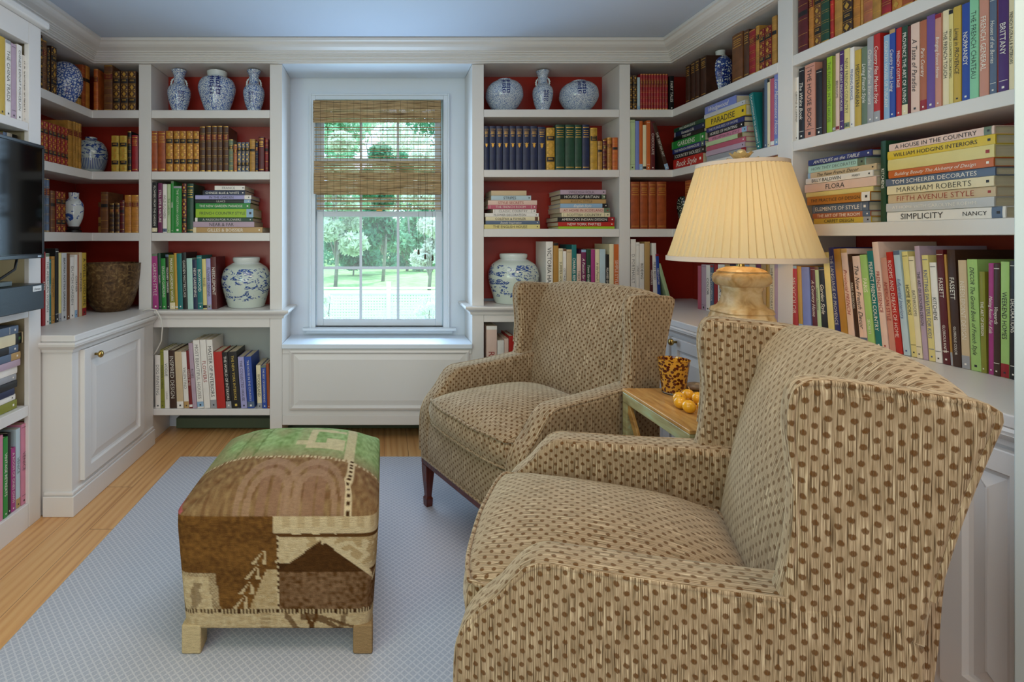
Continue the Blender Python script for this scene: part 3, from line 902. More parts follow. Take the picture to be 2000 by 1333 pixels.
# right wall, near section
upright('R', Q, RS[0][0], '''
80,165,-400,burgundy,e
168,209,-420,honey,l
212,272,-440,brown,o
275,348,-460,dark green,l
351,381,-470,red,e
384,452,-480,ochre,e
455,540,-500,dark brown,o
543,602,-520,honey,l
605,628,-540,ochre,e
631,710,-560,terracotta,l
712,785,-580,ochre,e
787,870,-600,crimson,l
873,960,-620,honey,o
963,1060,-650,rust,l
1063,1160,-680,ochre,e
1163,1270,-700,honey,l
1273,1390,-720,brown,e
1393,1520,-740,ochre,o
1523,1660,-760,rust,e''', ZF, 'top shelf of far right bookcase', ztop=2.20)
upright('R', Q, RS[1][0], '''
50,81,660,white,m,~GREENE & GREENE
84,131,580,black,m,The White Book
136,224,545,salmon,m,THE HOUSE BOOK,0,k
227,280,590,black,m,
283,318,515,dark brown,m,
322,368,485,lime,m,THE FLOWERS IN THE HOUSE
370,398,480,olive,m,
400,431,455,blush,m,BEDROOMS
434,468,435,purple,m,THE GREAT ENGLISH HOUSE
470,516,415,straw,m,NEW FRENCH COUNTRY
518,555,405,white,m,FINDING FRANCE,0,b
557,609,425,mustard,m,MEDITERRANEAN
612,664,400,moss,m,Living French Style
667,720,315,grey,m,~Charles Faudree Interiors
723,778,290,red,m,Country Flea Market Style
802,853,300,sky blue,m,COUNTRY HOUSES OF TUSCANY
856,905,250,blue,m,Country French Living
907,952,240,red,m,FRENCH COTTAGE
955,1008,225,dark green,m,PROVENCE THE ART OF LIVING
1010,1034,225,burgundy,m,
1037,1110,200,blush,m,A Taste of Paradise
1112,1168,175,terracotta,m,Paris Country
1171,1243,130,violet,m,
1245,1297,120,salmon,m,Bringing France Home
1299,1355,90,cream,m,THE FRENCH TOUCH
1357,1394,85,straw,m,FRENCH COUNTRY DECORATING
1396,1459,55,mustard,m,Living in PROVENCE,0,k
1462,1531,30,blue,m,NORMANDY
1535,1612,-15,mint,m,THE FRENCH CHATEAU,0,k
1615,1696,-20,salmon,m,FRENCH GENERAL
1699,1760,-30,slate,m,Houses of the Berries
1763,1774,-40,dark red,m,
1776,1864,-60,purple,m,BRITTANY
1867,1915,-60,cream,m,FRENCH FLORALS & INTERIORS
1918,1990,-70,grey,m,''', ZF, 'second shelf of far right bookcase', .19, ztop=1.912)
stk('R', Q, RS[2][0], '''
215,700,48,mustard,m,CARPET DESIGN,0,k
205,695,46,terracotta,m,THE ART OF THE ROOM
190,665,76,slate,m,ELEMENTS OF STYLE
165,700,74,honey,m,THE PRACTICE OF DESIGN
145,715,40,straw,m,
140,745,74,blush,m,FLORA
155,725,50,white,m,~BILLY BALDWIN|MARY
155,735,50,beige,m,The New French Decor
160,640,62,aqua,m,HOW THEY DECORATED,0,k
175,715,50,indigo,m,ANTIQUES on the TABLE''', ZG, 'left stack in far right bookcase', .2, .95)
upright('R', Q, RS[2][0], '''
778,822,330,dark green,m,KITCHENS''', ZG, 'third shelf far right bookcase', .2)
stk('R', Q, RS[2][0], '''
830,1835,84,white,m,SIMPLICITY|NANCY,0,k
833,1750,74,silver,m,~AT HOME WITH CAROLYNE ROEHM,0,w
835,1745,76,beige,m,FIFTH AVENUE STYLE,0,r
838,1745,75,cream,m,~MARKHAM ROBERTS
825,1755,64,slate,m,~TOM SCHEERER DECORATES
860,1755,68,orange,m,Building Beauty The Alchemy of Design
850,1755,96,straw,m,,0,r
840,1755,74,yellow,m,~WILLIAM HODGINS INTERIORS,0,k
852,1745,62,blush,m,A HOUSE IN THE COUNTRY''', ZG, 'tall stack in far right bookcase', .2, .97)
upright('R', 1.69, RC, '''
108,160,290,red,m,MEXICOLOR,-2
164,198,295,gold,m,,-2
202,268,300,periwinkle,m,,-2.5
275,318,300,burgundy,m,A Country Home,-3
322,352,300,sage,m,Tropical Houses,-3.5
356,406,300,black,m,Garden Style,-4
412,462,180,straw,m,,-5
468,512,140,indigo,m,THE LANGUAGE OF PROVENCE,-5.5
516,572,150,ochre,m,,-6
576,628,150,blush,m,Provincial FRENCH,-6,r
632,664,195,dark brown,m,PARIS INTERIORS,-6
668,730,210,blush,m,The New French Decor,-6
734,790,200,light green,m,PARIS|SECRETS,-6,w
794,846,170,teal,m,PERFECT FRENCH COUNTRY,-6
850,902,95,blush,m,FRENCH ESSENCE,-6,r
906,956,225,salmon,m,AMERICAN STYLE,-6,r
960,1014,178,red,m,ROOMS AND DREAMS OF HOME,-6
1018,1072,165,pale blue,m,Influential Interiors,-6,b
1076,1126,175,straw,m,HOME BOOKS,-5.5
1130,1176,215,cream,m,BATHROOMS,-5
1180,1222,130,mauve,m,THE ART OF KITCHEN DESIGN,-4.5
1226,1278,205,straw,m,KNITTING SWEATERS FOR KIDS,-4,b
1282,1336,265,white,m,KITCHENS,-3.5
1340,1400,160,burgundy,m,~FASSETT|GLORIOUS KNITS,-3.5
1402,1420,200,ochre,m,,-3.5
1422,1490,160,dark brown,m,~FASSETT|GLORIOUS COLOR,-3
1494,1560,245,beige,m,NEEDLEPOINT DESIGN,-2,w
1564,1648,238,light green,m,DECOR The Grand Book of French Style,-2,k
1652,1696,340,olive,m,THE ART OF DESIGN,-1
1700,1748,270,magenta,m,Making Room For Kids,0
1752,1806,275,dark brown,m,Vineyards,0
1810,1880,258,light green,m,WEEKEND HOMES,0,k
1884,1945,250,black,m,DECORATIONS,0
1950,2010,240,grey,m,,0''', ZH, 'counter of far right bookcase', .21, ztop=1.208)
# left corner
QL = 1.722
upright('L', QL, LS[0][0], '''
105,150,120,dark brown,=o
152,205,190,brown,l
214,246,275,dark brown,=o
252,322,268,dark brown,=o
590,632,555,ochre,o
640,682,495,rust,e
686,740,510,honey,e''', ZI, 'top shelf of left corner', .15)
upright('B', P, LS[0][0], '''
778,833,540,orange,l
905,1012,492,brown,l
1021,1107,565,chocolate,=o
1110,1203,565,chocolate,=o
1206,1303,565,chocolate,=o''', ZI, 'top shelf facing front in left corner')
upright('L', QL, LS[1][0], '''
60,82,70,crimson,=o
86,131,80,crimson,=o
134,178,95,crimson,=o
181,220,108,crimson,=o
223,264,122,crimson,=o
267,302,136,crimson,=o
305,344,150,crimson,=o
346,373,163,crimson,=o
376,425,85,ochre,=l
427,455,95,ochre,=l
457,484,105,ochre,=l
486,514,115,ochre,=l''', ZJ, 'second shelf of left corner', .15)
upright('B', P, LS[1][0], '''
806,880,232,mustard,=o
889,962,232,mustard,=o
968,1005,188,black,l
1011,1072,228,crimson,c''', ZJ, 'second shelf facing front in left corner')
upright('L', QL, LS[2][0], '''
118,154,660,slate,=l
156,188,665,slate,=l
203,250,785,brown,e
253,305,790,dark red,=o
308,355,798,dark red,=o''', ZJ, 'third shelf of left corner', .14)
upright('B', P, LS[2][0], '''
702,775,795,brown,e
785,832,910,dark brown,=l
844,888,910,dark brown,=l
891,935,880,burgundy,e
938,1004,828,honey,=l
1008,1080,828,honey,=l''', ZJ, 'third shelf facing front in left corner')
upright('L', 1.62, LC, '''
160,203,228,crimson,m,~KERR,0
206,256,250,white,m,THE AMERICAN WOMAN,0
258,290,330,teal,m,STUDIO,0
292,338,290,ochre,m,WINDOW,0
341,388,180,black,m,,0
391,428,245,straw,m,,0
430,500,245,silver,m,~BEATRIX POTTER DRAWING,0
503,545,252,brown,m,,0
548,600,300,white,m,DUTCH GARDEN,0
603,642,268,white,m,~CORMIER,0
644,664,270,terracotta,m,,0
666,706,235,beige,m,ANTIQUES,0
709,766,240,mustard,m,A WELL LIVED LIFE,0''', ZK, 'counter beside bronze pot', .2)
# television bookcase
ZM = (0, 50, 2.338); ZN = (0, 600, 2.9)
upright('L', 1.49, 1.681, '''
-60,-30,45,white,m
-28,-2,48,brown,m
0,25,52,mustard,m
27,52,68,white,m,THE CHINA TRADE
54,77,85,mauve,m
79,102,90,white,m,CHINESE EXPORT PORCELAIN
104,128,140,white,m,THE CORRESPONDENT''', ZM, 'shelf above television', .17)
upright('L', 1.53, 1.271, '''
-40,-14,490,white,m
-12,14,487,brown,m
16,34,487,olive,m
36,60,492,white,m
62,84,500,black,m''', ZM, 'shelf behind television', .16)
stk('L', 1.50, .508, '''
-480,95,54,olive,m,
-470,93,36,white,m,WILLIAMSBURG
-470,83,42,navy,m,
-460,97,44,black,m,Noël
-450,99,40,grey,m,
-450,104,46,white,m,THE SWISS WATER
-450,110,42,mauve,m,
-440,114,46,slate,m,
-440,106,46,black,m,
-470,136,70,cream,m,Wildflowers,0,n
-440,104,50,slate,m,''', ZN, 'stack below television', .2, .9)
upright('L', 1.488, .101, '''
-60,-32,700,mauve,m
-30,-8,720,white,m
-5,18,730,pink,m
20,45,740,green,m,VINTAGE RETREATS
47,66,715,black,m
68,93,800,magenta,m,A ROOM OF ONES OWN
95,120,690,pale blue,m,VENICE
122,150,662,pink,m,VENICE
152,176,655,crimson,m,~BARN HUNTER
179,214,648,light green,m,VENDEE''', ZN, 'bottom shelf below television', .2)
flush()
# ------------------------------------------------------------------ rug
def rug_mat():
    m, nt, b = newmat('rug_weave'); g = N(nt); o = g.coord(); s = g.sep(o)
    a = g.m('ADD', s[0], s[1]); c = g.m('SUBTRACT', s[0], s[1])
    P_ = .0235
    wob = g.m('MULTIPLY', g.noise(o, 240, 2), .006)
    def ln(t): return g.m('ABSOLUTE', g.m('SUBTRACT', g.m('FRACT', g.m('DIVIDE', g.m('ADD', t, wob), P_)), .5))
    d1 = g.m('LESS_THAN', g.m('MINIMUM', ln(a), ln(c)), .11)
    n1 = g.noise(o, 420, 3)
    # each diamond holds a little herringbone weave
    h = g.m('FRACT', g.m('MULTIPLY', s[1], 260)); h2 = g.m('FRACT', g.m('MULTIPLY', s[0], 260))
    col_ = g.mix(g.m('MULTIPLY', n1, .9), rgb('9496a0'), rgb('c6c8d2'))
    col_ = g.mix(g.m('MULTIPLY', g.m('GREATER_THAN', g.m('MULTIPLY', h, h2), .35), .35), col_, rgb('6c6e78'))
    col_ = g.mix(g.m('MULTIPLY', d1, .34), col_, rgb('e4e0de'))
    nt.links.new(col_, b.inputs['Base Color']); b.inputs['Roughness'].default_value = .95; b.inputs['Specular IOR Level'].default_value = .1
    g.bump(g.m('ADD', g.m('MULTIPLY', d1, .6), n1), .6, .002, b)
    return m
r = MB().box(-1.11, 1.12, .35, 2.79, .0005, .012).build('rug', [rug_mat()], bevel=.004)
tag(r, 'pale grey woven rug with a fine trellis pattern under the chairs', 'rug')

# ------------------------------------------------------------------ woven wood blind
def bamboo(name, h1, h2, alpha=False):
    m, nt, b = newmat(name); g = N(nt); o = g.coord()
    n1 = g.noise(g.mapping(o, (2.5, 1, 130)), 4, 4, .3); n2 = g.noise(g.mapping(o, (.7, 1, 26)), 7, 2)
    c = g.ramp(g.m('ADD', g.m('MULTIPLY', n1, .6), g.m('MULTIPLY', n2, .4)), [(.38, rgb('644626')), (.46, rgb(h1)), (.56, rgb(h2))])
    nt.links.new(c, b.inputs['Base Color']); b.inputs['Roughness'].default_value = .6
    # thin wood lets daylight through
    t = nt.nodes.new('ShaderNodeBsdfTranslucent'); nt.links.new(c, t.inputs[0]); mx = nt.nodes.new('ShaderNodeMixShader'); mx.inputs[0].default_value = .35
    nt.links.new(b.outputs[0], mx.inputs[1]); nt.links.new(t.outputs[0], mx.inputs[2]); nt.links.new(mx.outputs[0], nt.nodes['Material Output'].inputs[0])
    return m
BAM = bamboo('woven_wood', 'a88858', 'd8b888'); 
bl = empty('woven_blind', ((bx(612, 3.2)+bx(862, 3.2))/2, 3.22, 1.9)); tag(bl, 'woven bamboo roman blind half lowered over the window', 'blind')
YB = 3.215
def zb_(y): return hz(y, YB)
def xb_(x): return bx(x, YB)
rb = random.Random(5)
def slatrun(y0, y1, x0, x1, Y, pat):
    """pat: list of (height px, solid?) repeated from y0 down to y1"""
    mb = MB(); y = y0; i = 0
    while y < y1-.2:
        h, solid = pat[i % len(pat)]; h = min(h, y1-y)
        if solid:
            k = max(1, round(h/1.6))
            for q in range(k):
                za, zc = zb_(y+h*q/k), zb_(y+h*(q+1)/k)
                wv = rb.uniform(-.0006, .0006)
                mb.box(xb_(x0)+rb.uniform(0, .003), xb_(x1)-rb.uniform(0, .003), Y-.0025, Y, zc+.0003+wv, za+wv)
        y += h; i += 1
    return mb
def put(mb, name, m=None, parent=None):
    mb.v = [(x-bl.location.x, y-bl.location.y, z-bl.location.z) for x, y, z in mb.v]; return mb.build(name, m or BAM, parent or bl)
put(slatrun(198, 241, 612, 861, 3.195, [(43, 1)]), 'valance')
put(slatrun(241, 330, 614, 862, 3.215, [(7.6, 0), (1.7, 1), (3.0, 0), (1.7, 1)]).box(xb_(614), xb_(862), 3.2151, 3.2155, zb_(241.2), zb_(241)), 'open_weave')
put(slatrun(315, 338, 613, 862, 3.213, [(5, 1), (1.2, 0), (3.4, 1), (1.6, 0)]), 'banded_weave')
put(slatrun(337, 379, 613, 862, 3.204, [(42, 1)]), 'lower_fold')
put(slatrun(379, 412, 618, 861, 3.212, [(2, 1), (5.5, 0), (2.3, 1), (2.2, 0), (2.3, 1)]), 'hem_weave')
th = MB(); th2 = MB()
for k in range(20):
    x = 613.5+(860-613.5)*k/19
    th.box(xb_(x)-.0008, xb_(x)+.0008, 3.193-.0008, 3.194-.0008, zb_(241), zb_(198))
    th.box(xb_(x)-.0009, xb_(x)+.0009, 3.2107, 3.2120, zb_(338), zb_(241)); th.box(xb_(x)-.0008, xb_(x)+.0008, 3.2000, 3.2012, zb_(379), zb_(338))
    if x > 618: th2.box(xb_(x)-.0008, xb_(x)+.0008, 3.2078, 3.2090, zb_(411), zb_(379))
put(th.add(th2.v, th2.f), 'binding_threads', mat('thread', '5c5236', .8))
cd = MB(); cm = mat('blind_cord', '4c4234', .7)
for xa, ya, yb2 in ((817, 241, 485), (830, 300, 494), (844, 405, 497)):
    x = xb_(xa); pts = [(x+.003*math.sin(q*2.1+xa), 3.190+.003*math.sin(q*1.3), zb_(ya+(yb2-ya)*q/10)) for q in range(11)]
    cd.tube(pts, .0011, 5)
put(cd, 'pull_cord', cm)
for xa, ya in ((817, 487), (830, 496), (844, 499)):
    k = MB().lathe([(.001, 0), (.006, -.004), (.0075, -.03), (.004, -.034)][::-1], (xb_(xa), 3.190, zb_(ya)), 10); put(k, 'cord_tassel', cm)

# ------------------------------------------------------------------ blue and white porcelain
def porcelain(name, kind='scroll', scale=60, blue='24408c', white='d8e0e0', bias=.0, blue2='3c5ca8'):
    m, nt, b = newmat(name); g = N(nt); o = g.coord()
    if kind == 'scroll':
        v = nt.nodes.new('ShaderNodeTexVoronoi'); v.feature = 'DISTANCE_TO_EDGE'; v.inputs['Scale'].default_value = scale
        d = nt.nodes.new('ShaderNodeVectorMath'); d.operation = 'ADD'; nz = nt.nodes.new('ShaderNodeTexNoise'); nt.links.new(o, nz.inputs['Vector']); nz.inputs['Scale'].default_value = scale*.8
        sc_ = nt.nodes.new('ShaderNodeVectorMath'); sc_.operation = 'SCALE'; nt.links.new(nz.outputs['Color'], sc_.inputs[0]); sc_.inputs['Scale'].default_value = 1.3/scale
        nt.links.new(o, d.inputs[0]); nt.links.new(sc_.outputs[0], d.inputs[1]); nt.links.new(d.outputs[0], v.inputs['Vector'])
        f = g.m('LESS_THAN', v.outputs['Distance'], .10+bias)
        f2 = g.m('GREATER_THAN', g.noise(o, scale*1.6, 2, 1.5), .64)
        f = g.m('MAXIMUM', f, f2)
    elif kind == 'dragon':
        n1 = g.noise(g.mapping(o, (1, 1, 1.9)), 11, 4, 2.2); n2 = g.noise(g.mapping(o, (1, 1, 1.7)), 34, 3, 2.5)
        a = g.m('GREATER_THAN', n1, .505); f = g.m('MULTIPLY', a, g.m('GREATER_THAN', n2, .46))
        z = g.sep(o)[2]
        f = g.m('MULTIPLY', f, g.m('MULTIPLY', g.m('GREATER_THAN', z, .045), g.m('LESS_THAN', z, .235)))
    elif kind == 'lines':
        s = g.sep(o); n1 = g.noise(g.mapping(o, (1, 1, 2.2)), 26, 3, 1.5)
        f = g.m('GREATER_THAN', n1, .54)
        st = g.m('LESS_THAN', g.m('FRACT', g.m('MULTIPLY', g.m('ARCTAN2', s[1], s[0]), 9)), .45)
        low = g.m('LESS_THAN', s[2], .09); lo2 = g.m('GREATER_THAN', s[2], .025)
        f = g.mix(low, f, g.m('MULTIPLY', st, lo2))
    else:
        n1 = g.noise(g.mapping(o, (1, 1, 1.3)), 16, 4, 1.8); s = g.sep(o)
        f = g.m('MULTIPLY', g.m('GREATER_THAN', n1, .55), g.m('GREATER_THAN', s[2], .02))
    sh = g.noise(o, 30, 2)
    bl_ = g.mix(sh, rgb(blue), rgb(blue2))
    c = g.mix(f, rgb(white), bl_)
    nt.links.new(c, b.inputs['Base Color']); b.inputs['Roughness'].default_value = .12; b.inputs['Coat Weight'].default_value = .4
    return m
POR = porcelain('porcelain_scroll', scale=105, blue='304c90', blue2='6480b8', bias=.01); POR2 = porcelain('porcelain_fine', scale=125, bias=.0, blue='506894', blue2='8494b4', white='ccd4d8'); POR3 = porcelain('porcelain_bold', scale=70, bias=.08, blue='1c3078'); MOON = porcelain('porcelain_flowers', scale=62, bias=.03, blue='34549c', white='d4dce4')
DRAG = porcelain('porcelain_dragon', 'dragon', blue='2c4470', white='ccd6cc'); LINESM = porcelain('porcelain_lines', 'lines', blue='26386c', white='c0ccc8'); TREE = porcelain('porcelain_landscape', 'land', blue='34549c')
BWV = porcelain('vase_black_white', 'scroll', 70, blue='1c2420', white='c8c4b0', bias=.08, blue2='2c302c')
INKB = mat('porcelain_ink', '141e66', .2); GLAZE = mat('porcelain_glaze', 'd4dad8', .15); FOOT = mat('unglazed_foot', '5c4838', .7); STAND = mat('dark_wood_stand', '1c1210', .35)
def prof_r(prof, z):
    for (r0, z0), (r1, z1) in zip(prof, prof[1:]):
        if z0 <= z <= z1 and z1 > z0: return r0+(r1-r0)*(z-z0)/(z1-z0)
    return prof[-1][0]
def smooth_prof(p, n=5):
    out = []
    for i in range(len(p)-1):
        p0 = p[max(i-1, 0)]; p1 = p[i]; p2 = p[i+1]; p3 = p[min(i+2, len(p)-1)]
        for k in range(n):
            t = k/n
            out.append(tuple(.5*((2*p1[j])+(-p0[j]+p2[j])*t+(2*p0[j]-5*p1[j]+4*p2[j]-p3[j])*t*t+(-p0[j]+3*p1[j]-3*p2[j]+p3[j])*t**3) for j in (0, 1)))
    out.append(p[-1]); return out
HAPPY = []      # strokes of the character, unit box x -1..1, z 0..2
for s_ in (-.5, .5):
    for x0, x1, z0, z1 in ((-.42, .42, 1.72, 1.84), (-.06, .06, 1.55, 2.0), (-.34, .34, 1.52, 1.62), (-.32, -.20, 1.08, 1.42), (.20, .32, 1.08, 1.42), (-.32, .32, 1.32, 1.42), (-.32, .32, 1.08, 1.18),
                           (-.48, .48, .78, .90), (-.26, -.14, .88, 1.04), (.14, .26, .88, 1.04), (-.32, -.20, .18, .62), (.20, .32, .18, .62), (-.32, .32, .50, .62), (-.32, .32, .18, .30)):
        HAPPY.append((s_+x0, s_+x1, z0, z1))
def wrap(mb, prof, strokes, ang, zc, sw, sh, m, off=.0012):
    for x0, x1, z0, z1 in strokes:
        vs = []; fs = []; nx, nz = 3, 3
        for i in range(nx+1):
            for j in range(nz+1):
                u = (x0+(x1-x0)*i/nx)*sw; z = zc+(z0+(z1-z0)*j/nz)*sh; r = prof_r(prof, z)+off
                a = ang+u/max(r, .01); vs.append((r*math.cos(a), r*math.sin(a), z))
        for i in range(nx):
            for j in range(nz): q = i*(nz+1)+j; fs.append((q, q+nz+1, q+nz+2, q+1))
        mb.add(vs, fs, m)
def vessel(name, label, cat, loc, prof, m, neck_z=None, happy=None, handles=None, group=None, foot=None, lid=None, seg=40, inner=None):
    prof = smooth_prof(prof); x, y, z = loc
    rt = prof[-1][0]; zt = prof[-1][1]
    full = prof+[(rt-.004, zt+.001), (rt-.007, zt-.004), (rt*.75, zt-.03)]
    mb = MB().lathe(full, seg=seg, cap=False); n0 = len(mb.f)
    mb.f.append(tuple(range(seg-1, -1, -1))); mb.m.append(0); k = (len(full)-1)*seg; mb.f.append(tuple(range(k, k+seg))); mb.m.append(0)
    cam_ang = math.atan2(-y, -x)
    if happy: wrap(mb, prof, HAPPY, cam_ang+happy[3], happy[0], happy[1], happy[2], 1)
    if neck_z:
        for f in range(n0):
            zz = sum(mb.v[i][2] for i in mb.f[f])/4
            if zz > neck_z or zz < .006: mb.m[f] = 2
    o = mb.build(name, [m, INKB, GLAZE, FOOT], smooth=True, loc=loc, sharp=50)
    tag(o, label, cat, group)
    if handles:
        for s in (-1, 1):
            zt_, zl, rr = handles; h = MB()
            pts = []
            for k in range(9):
                t = k/8; zz = zt_+(zl-zt_)*t; r0 = prof_r(prof, zz); pts.append((s*(r0-.002+rr*math.sin(PI*t)), 0, zz))
            h.tube(pts, [.003+.002*math.sin(PI*k/8) for k in range(9)], 7)
            for k in (2, 4, 6): h.ball((pts[k][0]+s*.003, 0, pts[k][2]), .0045, 8, 6)
            ho = h.build('handle', GLAZE, o, smooth=True); ho.rotation_euler = (0, 0, cam_ang+PI/2)
    if foot: 
        MB().lathe([(foot, -.004), (foot*1.02, .0), (foot, .004)], seg=seg).build('foot_ring', FOOT, o, smooth=True)
    return o
def vx(px, Y): return bx(px, Y)
T1 = LS[0][0]+.001
YV = 3.10
def S(px): return px*YV/1000
BOT = [(.022, 0), (.024, .008), (.0235, .02), (.031, .055), (.037, .10), (.038, .13), (.033, .155), (.020, .175), (.017, .205), (.018, .225), (.024, .248), (.025, .255)]
def sc_prof(p, r, h): 
    rm = max(q[0] for q in p); hm = p[-1][1]; return [(a*r/rm, b*h/hm) for a, b in p]
vessel('porcelain_vase', 'blue and white handled vase at left on the top shelf left of window', 'vase', (bx(350, YV), YV, T1), sc_prof(BOT, S(21.5), .262), POR, None, (.060, .022, .034, .15), (.215, .165, .012), foot=.021)
vessel('ginger_jar', 'large blue and white jar between two vases, top shelf left of window', 'jar', (bx(424, YV), YV, T1), sc_prof([(.065, 0), (.068, .01), (.085, .06), (.107, .14), (.108, .18), (.092, .215), (.062, .232), (.056, .238), (.058, .262), (.059, .268)], S(35), .252), POR, .218, (.085, .036, .062, -.12), foot=.066)
vessel('porcelain_vase', 'small blue and white handled vase at right on the top shelf left of window', 'vase', (bx(496, YV), YV, T1), sc_prof(BOT, S(20.5), .260), POR, None, (.050, .018, .036, -.3), (.215, .165, .012), foot=.021)
T2 = RS[0][0]+.001
MELON = [(.045, 0), (.05, .006), (.085, .04), (.11, .09), (.113, .12), (.105, .16), (.08, .19), (.05, .203), (.042, .206), (.042, .212)]
vessel('melon_jar', 'round blue and white jar at left on the top shelf right of window', 'jar', (bx(985, YV), YV, T2), sc_prof(MELON, S(36), S(64)+.003), POR2, None, (.085, .026, .048, .1), foot=.045)
vessel('porcelain_vase', 'tall narrow blue and white vase between round jars right of window', 'vase', (bx(1060, YV), YV, T2), sc_prof(BOT, S(19.5), .254), POR2, None, (.055, .016, .036, .35), (.215, .165, .012), foot=.02)
vessel('melon_jar', 'round blue and white jar at right on the top shelf right of window', 'jar', (bx(1130, YV), YV, T2), sc_prof(MELON, S(36.5), S(61)+.003), POR2, None, (.08, .026, .048, .18), foot=.045)
DJ = [(.105, 0), (.112, .01), (.128, .06), (.146, .13), (.148, .18), (.128, .232), (.085, .262), (.076, .266), (.080, .275), (.082, .29), (.080, .297)]
vessel('dragon_jar', 'pale jar with a blue dragon beside books on the fourth shelf left of window', 'jar', (bx(481, 3.13), 3.135, LC+.001), sc_prof([(a*.9, b) for a, b in DJ], .146, .300), DRAG, .262, foot=None)
vessel('dragon_jar', 'pale jar with a blue dragon behind the far armchair, right of window', 'jar', (bx(1003, 3.13), 3.135, RC2+.001), sc_prof([(a*.9, b) for a, b in DJ], .150, .300), DRAG, .262)
# right wall
vessel('porcelain_jar', 'slim blue and white jar between brown books on the top shelf above lamp', 'jar', (1.80, 1.80/.657, RS[0][0]+.001), sc_prof([(.035, 0), (.037, .008), (.05, .05), (.06, .12), (.056, .17), (.032, .2), (.024, .207), (.025, .23)], .056, .245), POR3, .21, (.06, .024, .045, .2))
st = MB().lathe([(.028, 0), (.034, .004), (.034, .012), (.026, .02), (.034, .03), (.034, .034)], seg=24).build('vase_stand', STAND, smooth=True, loc=(1.80, 1.80/.588, RS[2][0]+.0005), sharp=40); tag(st, 'small dark wooden stand under the black and white vase', 'stand')
vessel('small_vase', 'black and white patterned vase partly behind the lampshade', 'vase', (1.80, 1.80/.588, RS[2][0]+.036), sc_prof([(.02, 0), (.022, .006), (.034, .03), (.044, .08), (.045, .12), (.038, .15), (.03, .158)], .044, .158), BWV)
# left corner
vessel('moon_jar', 'rounded blue and white jar among leather books, top shelf of left corner', 'jar', (-1.79, 1.79/.622, T1), sc_prof([(.05, 0), (.055, .004), (.075, .03), (.1, .09), (.106, .14), (.096, .19), (.07, .225), (.035, .243), (.02, .247)], .087, .238), MOON)
vessel('striped_jar', 'jar with blue key pattern stripes, second shelf of left corner', 'jar', (-1.80, 1.80/.572, LS[1][0]+.001), sc_prof([(.06, 0), (.064, .008), (.085, .04), (.1, .10), (.098, .15), (.075, .19), (.045, .205), (.036, .208), (.038, .222)], .092, .225), LINESM)
st = MB().lathe([(.032, 0), (.040, .004), (.040, .012), (.03, .02), (.036, .030), (.036, .034)], seg=24).build('vase_stand', STAND, smooth=True, loc=(-1.795, 1.795/.606, LS[2][0]+.0005), sharp=40); tag(st, 'dark wooden stand under the white landscape vase in left corner', 'stand')
vessel('landscape_vase', 'white vase with a blue tree on a dark stand, third shelf of left corner', 'vase', (-1.795, 1.795/.606, LS[2][0]+.036), sc_prof([(.03, 0), (.032, .006), (.05, .05), (.056, .10), (.05, .14), (.03, .165), (.028, .172), (.030, .2)], .052, .195), TREE)
# flat stack behind the landscape vase
yb = 2.93; zc = LS[2][0]+.0005
for c_, t_ in (('ochre', .04), ('brown', .02), ('ochre', .035), ('dark red', .06), ('brown', .03)):
    bk = make_book(t_, .16, .12, c_, 'e', ''); bk.rotation_euler = (0, -PI/2, 0); bk.location = (-1.56, 3.085, zc+t_/2); zc += t_
    tag(bk, {.04: 'thick tan book at the bottom of a small stack beside the landscape vase', .02: 'thin brown book low in the small stack beside the landscape vase', .035: 'tan book in the middle of the small stack beside the landscape vase', .06: 'thick dark red book in the small stack beside the landscape vase', .03: 'brown book on top of the small stack beside the landscape vase'}[t_], 'book', 'books stacked behind the landscape vase')
# bronze pot on the counter
def pot_mat():
    m, nt, b = newmat('aged_bronze'); g = N(nt); o = g.coord(); n1 = g.noise(o, 55, 6, .5); n2 = g.noise(o, 9, 3)
    c = g.ramp(n1, [(.3, rgb('2c1c10')), (.55, rgb('6c5030')), (.75, rgb('a08858'))]); c = g.mix(g.m('MULTIPLY', n2, .5), c, rgb('5c4424'))
    nt.links.new(c, b.inputs['Base Color']); b.inputs['Roughness'].default_value = .55; b.inputs['Metallic'].default_value = .35; g.bump(n1, .8, .004, b); return m
pt = smooth_prof([(.075, 0), (.085, .004), (.112, .04), (.136, .11), (.150, .20), (.155, .262), (.157, .275)], 4)+[(.151, .275), (.147, .262), (.13, .1), (.09, .02), (.02, .012)]
PB = pot_mat()
o = MB().lathe(pt, seg=48, cap=True).build('bronze_pot', [PB], smooth=True, loc=(-1.575, 2.962, LC+.0008), sharp=60); tag(o, 'wide hammered bronze pot on the left corner counter', 'pot')
mb = MB()
for k in range(7):
    z = .25-.018*k; a0 = math.atan2(-2.96, 1.575)+.55+.02*math.sin(k); r = prof_r(pt[:-6], z)+.001
    mb.add([(r*math.cos(a0+q*.11), r*math.sin(a0+q*.11), z+e) for q, e in ((0, 0), (1, .002), (1, .016), (0, .016))], [(0, 1, 2, 3)])
mb.build('relief_strip', mat('bronze_dark', '3c2818', .5, .4), o)
